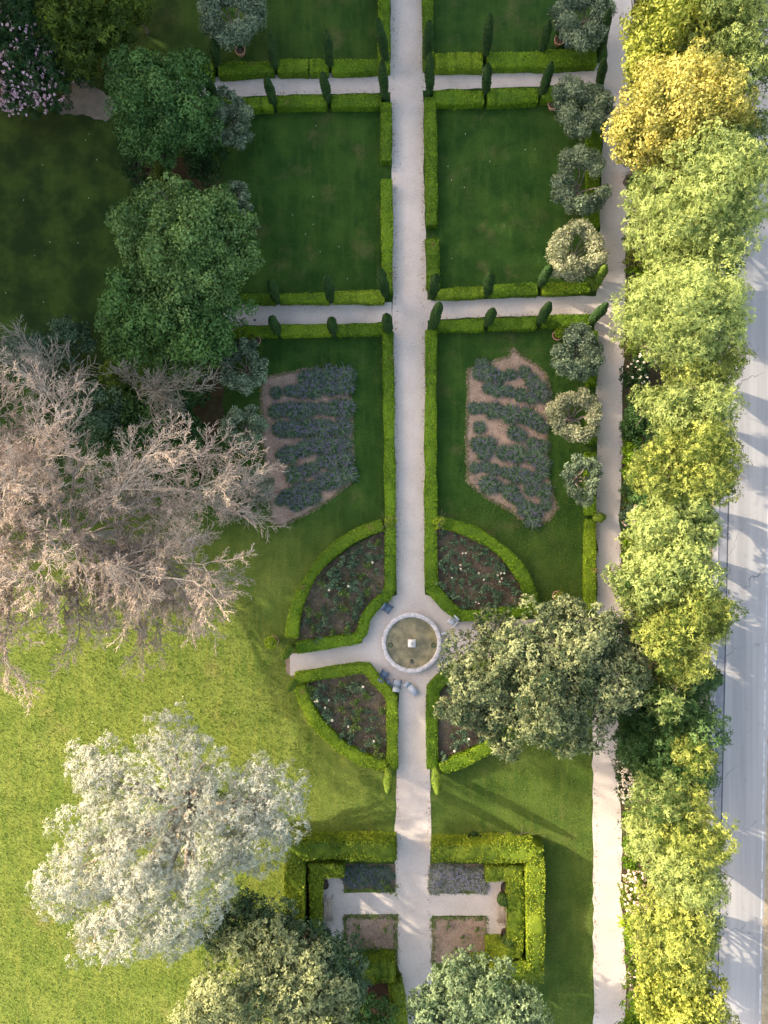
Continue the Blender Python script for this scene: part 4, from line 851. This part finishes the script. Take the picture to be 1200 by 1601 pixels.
# ------------------------------------------------------------------ fountain
fc = P(643, 1003, 0)
ft = thing('fountain', fc, 'round stone fountain basin with murky water and a white centre block', 'fountain')
g = G(); prof = [(2.30,0),(2.30,.10),(2.22,.12),(2.22,.34),(2.32,.38),(2.34,.44),(2.31,.50),(2.02,.50),(1.99,.46),(1.99,.05)]
g.lathe(prof, n=72); rim = g.build('basin', M['stone'], ft)
g = G(); g.lathe([(1.99,.30),(1.5,.30),(1.0,.30),(.5,.30),(.001,.30)], n=72); g.build('water', M['water'], ft)
g = G(); g.box((0,0,.35), (.44,.44,.5)); g.box((0,0,.63), (.60,.60,.09)); g.box((0,0,.70), (.5,.5,.06)); g.build('pedestal', M['whitestone'], ft)
g = G(); g.lathe([(.12,.73),(.13,.76),(.07,.80),(.001,.81)], n=16); g.build('nozzle', M['stone'], ft)
GWp = 'planters standing in the fountain water'
for k, (x, y, l) in enumerate([(610,1007,'small round water planter at the left inside the fountain'),(677,1007,'small round water planter at the right inside the fountain')]):
    t = thing('water_planter', P(x, y) + [0, 0, .12], l, 'planter', GWp); g = G(); g.lathe([(.14,0),(.17,.2),(.19,.22),(.16,.22),(.15,.16),(.001,.16)], n=20); g.build('pot', M['darkclay'], t)
    g = G(); a = np.arange(14) * .45; g.leaves(np.stack([np.cos(a) * .14, np.sin(a) * .14, np.full(14, .24)], 1), np.tile([0, 0, 1.], (14, 1)), .13, .1, R_(k), tone=.3, spread=.3); g.build('leaves', M['rose'], t)
t = thing('spout', P(643, 1032) + [0, 0, .2], 'dark twin spout standing low in the fountain water', 'spout')
g = G(); g.box((-.08,0,.12), (.06,.3,.22)); g.box((.08,0,.12), (.06,.3,.22)); g.box((0,.05,.1), (.2,.05,.08)); g.build('pipe', M['iron'], t)

# ------------------------------------------------------------------ furniture
def chair(px, py, deg, label, frame, fab, name='garden_armchair', rec=.55):
    t = thing(name, P(px, py) + [0, 0, .024], label, 'chair', 'garden chairs round the fountain', radians(deg))
    g = G(); g.box((0, .02, .36), (.52, .52, .045)); g.build('seat', M[fab], t)
    g = G(); Rt = rotx(-rec); g.box((0, .36, .62), (.52, .05, .62), tilt=Rt); g.build('backrest', M[fab], t)
    for s in (-1, 1):
        g = G(); g.box((s * .31, .05, .56), (.07, .66, .035)); g.build('armrest', M[frame], t)
        for y in (-.24, .28):
            g = G(); g.box((s * .29, y, .27), (.045, .045, .54)); g.build('leg', M[frame], t)
    return t
chair(607,950,-125+180,'slate blue armchair against the hedge north west of the fountain','bluemet','bluefab')
chair(706,970,140+180,'pale grey armchair north east of the fountain','palemet','greyfab')
chair(699,1033,60,'blue framed chair with pale seat at the edge of the oak','bluemet','greyfab') 
chair(600,1052,-35+180,'larger slate blue armchair south west of the fountain','bluemet','bluefab')
chair(620,1066,-10+180,'blue framed pale lounge chair beside the small blue table','bluemet','greyfab')
t = thing('side_table', P(606,1066) + [0,0,.024], 'small slate blue table between two chairs', 'table'); g = G(); g.box((0,0,.42), (.42,.42,.035)); g.build('table_top', M['bluefab'], t)
for sx in (-1,1):
    for sy in (-1,1): g = G(); g.box((sx*.17, sy*.17, .2), (.035,.035,.4)); g.build('leg', M['bluemet'], t)
t.rotation_euler[2] = .5
t = thing('footstool', P(694,989) + [0,0,.024], 'slim pale stool beside the fountain rim on the right', 'stool', rz=.3); g = G(); g.box((0,0,.34), (.5,.2,.04)); g.build('seat', M['greyfab'], t)
for sx in (-1,1): g = G(); g.box((sx*.2,0,.17), (.04,.16,.33)); g.build('leg', M['palemet'], t)
t = thing('sun_lounger', P(643,1075) + [0,0,.024], 'pale lounger standing in the sun south of the fountain', 'lounger', rz=.75)
g = G(); g.box((0,-.15,.3), (.5,.9,.05)); g.build('seat', M['greyfab'], t); g = G(); g.box((0,.5,.45), (.5,.05,.5), tilt=rotx(-.9)); g.build('backrest', M['greyfab'], t)
for sx in (-1,1):
    for sy in (-.5,.3): g = G(); g.box((sx*.22,sy,.15), (.04,.04,.3)); g.build('leg', M['palemet'], t)
def bench(px, py, rz, label):
    t = thing('garden_bench', P(px, py) + [0, 0, .016], label, 'bench', 'wooden benches facing each other in the garden room', rz)
    g = G()
    for k in range(5): g.box((0, -.22 + k * .11, .44), (1.75, .09, .03))
    g.build('seat', M['wood'], t); g = G()
    g.box((0, .30, .88), (1.8, .05, .07)); g.box((0, .29, .52), (1.7, .04, .05))
    for k in range(15): g.box((-.77 + k * .11, .295, .70), (.035, .02, .32))
    g.build('backrest', M['wood'], t)
    for s in (-1, 1):
        g = G(); g.box((s * .88, .02, .66), (.07, .58, .035)); g.build('armrest', M['wood'], t)
        for y in (-.24, .28): g = G(); g.box((s * .88, y, .32), (.065, .065, .64)); g.build('leg', M['wood'], t)
    return t
bench(515,1417,pi/2,'weathered wooden bench against the west inner hedge')
bench(782,1420,-pi/2,'weathered wooden bench against the east inner hedge, half under a leafy pot')
# pots
def pot(px, py, label, ball=None, r=.36, h=.5, mat='terra', pname='potted_plant', ballr=.48, off=(0,0), group='terracotta pots on the lawns', leaf=.11, tone=.5, soilz=.42):
    t = thing(pname, P(px, py), label, 'potted plant' if ball else 'pot', group)
    g = G(); g.lathe([(r*.68,.0),(r*.86,h*.5),(r*.98,h*.86),(r*1.1,h*.88),(r*1.12,h),(r*.97,h),(r*.93,h*.8),(r*.8,.1)], n=28); g.build('pot', M[mat], t)
    g = G(); g.lathe([(r*.92,h*.84),(r*.5,h*.86),(.001,h*.87)], n=20); g.build('soil', M['potsoil'], t)
    if ball:
        rng = R_(int(px)); n = 900; u = rng.normal(size=(n, 3)); u /= np.linalg.norm(u, axis=1, keepdims=True)
        g = G(); g.leaves(np.array([off[0], off[1], h + ballr*.9]) + u * ballr * (.8 + .22 * rng.rand(n))[:, None], u, leaf, leaf*.6, rng, tone=tone + rng.normal(size=n) * .25, spread=.5); g.build('foliage', M[ball], t)
        g = G(); g.tubes([[0,0,h*.7]], [[off[0],off[1],h+ballr*.6]], .04, .03, sides=6); g.build('stem', M['bark'], t)
    return t
pot(377,84,'terracotta pot with a tiny shrub below the top left olive','shade',ballr=.26,off=(0,.25))
pot(384,182,'terracotta pot half hidden by the narrow olive')
pot(401,534,'pale ringed pot with small green tuft above the left lavender bed','moss',ballr=.25,off=(-.2,.1),mat='terra')
pot(872,68,'terracotta pot with dark plant beside the blue boxes','shade',ballr=.34,off=(0,.3))
pot(862,168,'pinkish pot half hidden by the blue green olive')
pot(869,526,'terracotta pot holding a mossy clipped ball by the lower cross path','boxlime',ballr=.44,off=(.1,.1),tone=.3)
pot(869,930,'terracotta pot holding a golden clipped ball above the oak','lime',ballr=.42,off=(.1,0),tone=.2)
pot(429,1000,'terracotta pot holding a mossy clipped ball on the meadow','boxlime',ballr=.5,off=(-.15,-.05),tone=.6)
pot(868,424,'low pot holding a rounded lime ball beneath the palest olive','boxlime',ballr=.4,off=(0,0),tone=.2)
GU = 'dark glazed urns beside the benches'
pot(508,1378,'dark glazed urn above the west bench',mat='darkclay',r=.3,h=.55,pname='urn',group=GU)
pot(511,1456,'dark urn with green plant below the west bench','deep',mat='darkclay',r=.34,h=.55,ballr=.5,off=(.1,-.15),group=GU,pname='planted_urn',tone=.6)
pot(788,1383,'very dark urn above the east bench',mat='darkclay',r=.34,h=.6,pname='urn',group=GU)
pot(783,1396,'leafy plant in a dark pot at the top end of the east bench','herb',mat='darkclay',r=.26,h=.5,ballr=.44,off=(0,0),leaf=.24,group=GU,pname='planted_urn',tone=.2)
pot(788,1455,'dark urn with bushy green plant below the east bench','herb',mat='darkclay',r=.34,h=.55,ballr=.52,off=(.1,-.2),leaf=.16,group=GU,pname='planted_urn',tone=.3)
# blue boxes, stone block, lamp, drain
def blue_box(px, py, w_, d_, label):
    t = thing('storage_box', P(px, py), label, 'storage box', 'faded blue boxes behind the hedge')
    g = G(); g.box((0,0,.22), (w_-.06,d_-.05,.44)); g.build('body', M['bluebox'], t); g = G(); g.box((0,0,.465), (w_,d_,.05)); g.build('lid', M['bluebox'], t)
blue_box(885,72,.38,.5,'small faded blue box beside the terracotta pot'); blue_box(908,72,.95,.5,'long faded blue box under the top right olive')
t = thing('stone_block', P(353,497), 'low pale stone block at the west end of the lower cross path', 'stone block'); g = G(); g.box((0,0,.14), (.5,.6,.28)); g.box((0,-.05,.31), (.34,.4,.06)); g.build('slab', M['whitestone'], t)
t = thing('garden_light', P(241,878), 'tiny white garden light on the grass below the huge leafless tree', 'garden light'); g = G(); g.lathe([(.04,0),(.04,.3)], n=8); g.build('post', M['palemet'], t); g = G(); g.lathe([(.09,.28),(.13,.34),(.1,.4),(.001,.42)], n=14); g.build('head', M['palemet'], t)
t = G(); t.lathe([(.09,0),(.09,.03),(.001,.035)], n=14, c=tuple(P(398,500) + [0,0,.016])); t.build('drain_cover', M['iron'], loc=tuple(P(398,500)), label='small dark drain cover on the lower cross path near the big tree', cat='drain cover')
for x, y, z0, l in [(937,71,.0,'')]: pass
# post at the foot of the top shrubs

# ------------------------------------------------------------------ grass blades standing out of the turf
def tufts(name, polys, per, mat, rng, L=.14, label=None, h=.05):
    g = G()
    for poly in polys:
        a = np.array(poly, float); lo, hi = a.min(0), a.max(0); n = int((hi - lo).prod() / 400 * per); q = lo + rng.rand(n, 2) * (hi - lo); q = q[inside(q, poly)]
        m = len(q); c = np.stack([(q[:, 0] - 600) / 20, (800 - q[:, 1]) / 20, h * (.5 + rng.rand(m))], 1)
        ax = np.stack([rng.normal(size=m) * .5, rng.normal(size=m) * .5, np.ones(m)], 1); nn = rng.normal(size=(m, 3)) * [1, 1, .6] + [0, 0, .5]
        g.leaves(c, nn, L * (.6 + .8 * rng.rand(m)), L * .45, rng, tone=.5 + rng.normal(size=m) * .3, ax=ax, spread=.1)
    return g.build(name, mat, kind='stuff', label=label)
M['meadowblade'] = foliage('meadow_grass_blades', (.115,.175,.026), (.19,.235,.05), .3, nscale=.45)  # follows the meadow colour, sunlight partly put into it
M['turfblade'] = foliage('turf_grass_blades', (.02,.06,.01), (.07,.14,.022), .3, nscale=.6)
M['sunlitblade'] = foliage('sunlit_turf_grass_blades', (.07,.12,.012), (.22,.26,.045), .35, nscale=.5)  # lighter copy of the turf blades, sunlight put into the colour
tufts('meadow_grass', [[(-80,900),(200,880),(400,930),(440,1000),(450,1080),(500,1180),(470,1310),(440,1320),(440,1680),(-80,1680)]], 50, M['meadowblade'], rng, label='sunny yellow green meadow grass round the silver cedar')
tufts('lawn_grass', [[(480,1195),(600,1215),(616,1240),(616,1315),(470,1315)],[(690,1215),(790,1170),(925,1170),(925,1680),(855,1680),(855,1310),(690,1310)],[(700,800),(915,760),(915,940),(845,940),(835,890),(790,845)]], 60, M['sunlitblade'], rng, L=.10, label='short sunlit lawn grass south of the fountain', h=.03)
tufts('lawn_grass', [[(410,520),(595,527),(598,800),(555,815),(500,850),(450,930),(400,930),(400,830),(560,770),(560,570),(410,570)],[(390,175),(592,170),(596,450),(400,450)],[(684,165),(860,165),(860,440),(690,440)],[(685,520),(860,520),(915,700),(900,740),(870,830),(740,800),(690,800)]], 35, M['turfblade'], rng, L=.09, label='short shaded lawn grass between the clipped hedges', h=.025)

g = G(); pl = [[(0,190),(180,190),(180,480),(0,480)],[(400,180),(590,180),(590,450),(400,450)],[(690,170),(860,170),(860,430),(690,430)],[(0,880),(400,960),(440,1300),(0,1500)]]
for poly, k in zip(pl, (12, 8, 8, 24)):
    q = scatter(poly, k, rng); c = np.array([P(a, b, .05) for a, b in q]); g.leaves(c, np.tile([0, 0, 1.], (k, 1)), 0.08, .07, rng, tone=.8, spread=.3)
g.build('fallen_petals', M['white'], kind='stuff', label='scattered pale petals and daisies on the grass')

M['drylitter'] = plain('dry_leaf_litter', (.16,.11,.06), (.30,.22,.12), 30, .9, 0)
g = G(); lines = [((613,20),(619,900)),((661,20),(665,900)),((620,1210),(619,1500)),((672,1210),(674,1500)),((934,500),(933,940)),((974,500),(970,940)),((928,1180),(929,1590)),((966,1180),(977,1590)),((985,100),(978,380)),((335,121),(600,114)),((335,149),(600,145)),((680,108),(940,100)),((370,476),(600,473)),((690,499),(930,492))]
for (a, b) in lines:
    L = math.hypot(b[0]-a[0], b[1]-a[1]); k = int(L / 5); t_ = rng.rand(k); off = np.abs(rng.normal(size=k)) * 3.0
    sg = 1 if (a[0] < 640 or 900 < a[0] < 950) and abs(a[0]-b[0]) < 60 else -1
    x = a[0] + (b[0]-a[0]) * t_; y = a[1] + (b[1]-a[1]) * t_
    if abs(a[0]-b[0]) < 60: x = x + sg * off
    else: y = y + (off if a[1] < 122 or 460 < a[1] < 480 else -off)
    c = np.stack([(x-600)/20, (800-y)/20, np.full(k, .035)], 1); g.leaves(c, np.tile([0., 0, 1], (k, 1)), .11 + .08 * rng.rand(k), .07, rng, spread=.25)
g.build('path_debris', M['drylitter'], kind='stuff', label='dry fallen leaves gathered along the path edges')

# grass and crumbs that break the edge between lawn and bed
ge, gm = G(), G()
for poly in (LAV_L, LAV_R):
    for i in range(len(poly)):
        a = np.array(poly[i], float); b = np.array(poly[(i+1) % len(poly)], float); L = np.linalg.norm(b - a); k = int(L * 3)
        for g_, n_, sd, z_ in ((ge, k, 1.5, .03), (gm, k, 1.6, .02)):
            q = a + (b - a) * rng.rand(n_, 1) + rng.normal(size=(n_, 2)) * sd; c = np.stack([(q[:, 0]-600)/20, (800-q[:, 1])/20, np.full(n_, z_)], 1)
            g_.leaves(c, np.tile([0., 0, 1], (n_, 1)), .13 * (.5 + rng.rand(n_)), .07, rng, tone=.4 + rng.rand(n_) * .4, spread=.6)
ge.build('grass_edge', M['weed'], kind='stuff', label='grass creeping over the lavender bed edges')
gm.build('mulch_crumbs', M['mulch'], kind='stuff', label='bark crumbs spilled over the lavender bed edges')
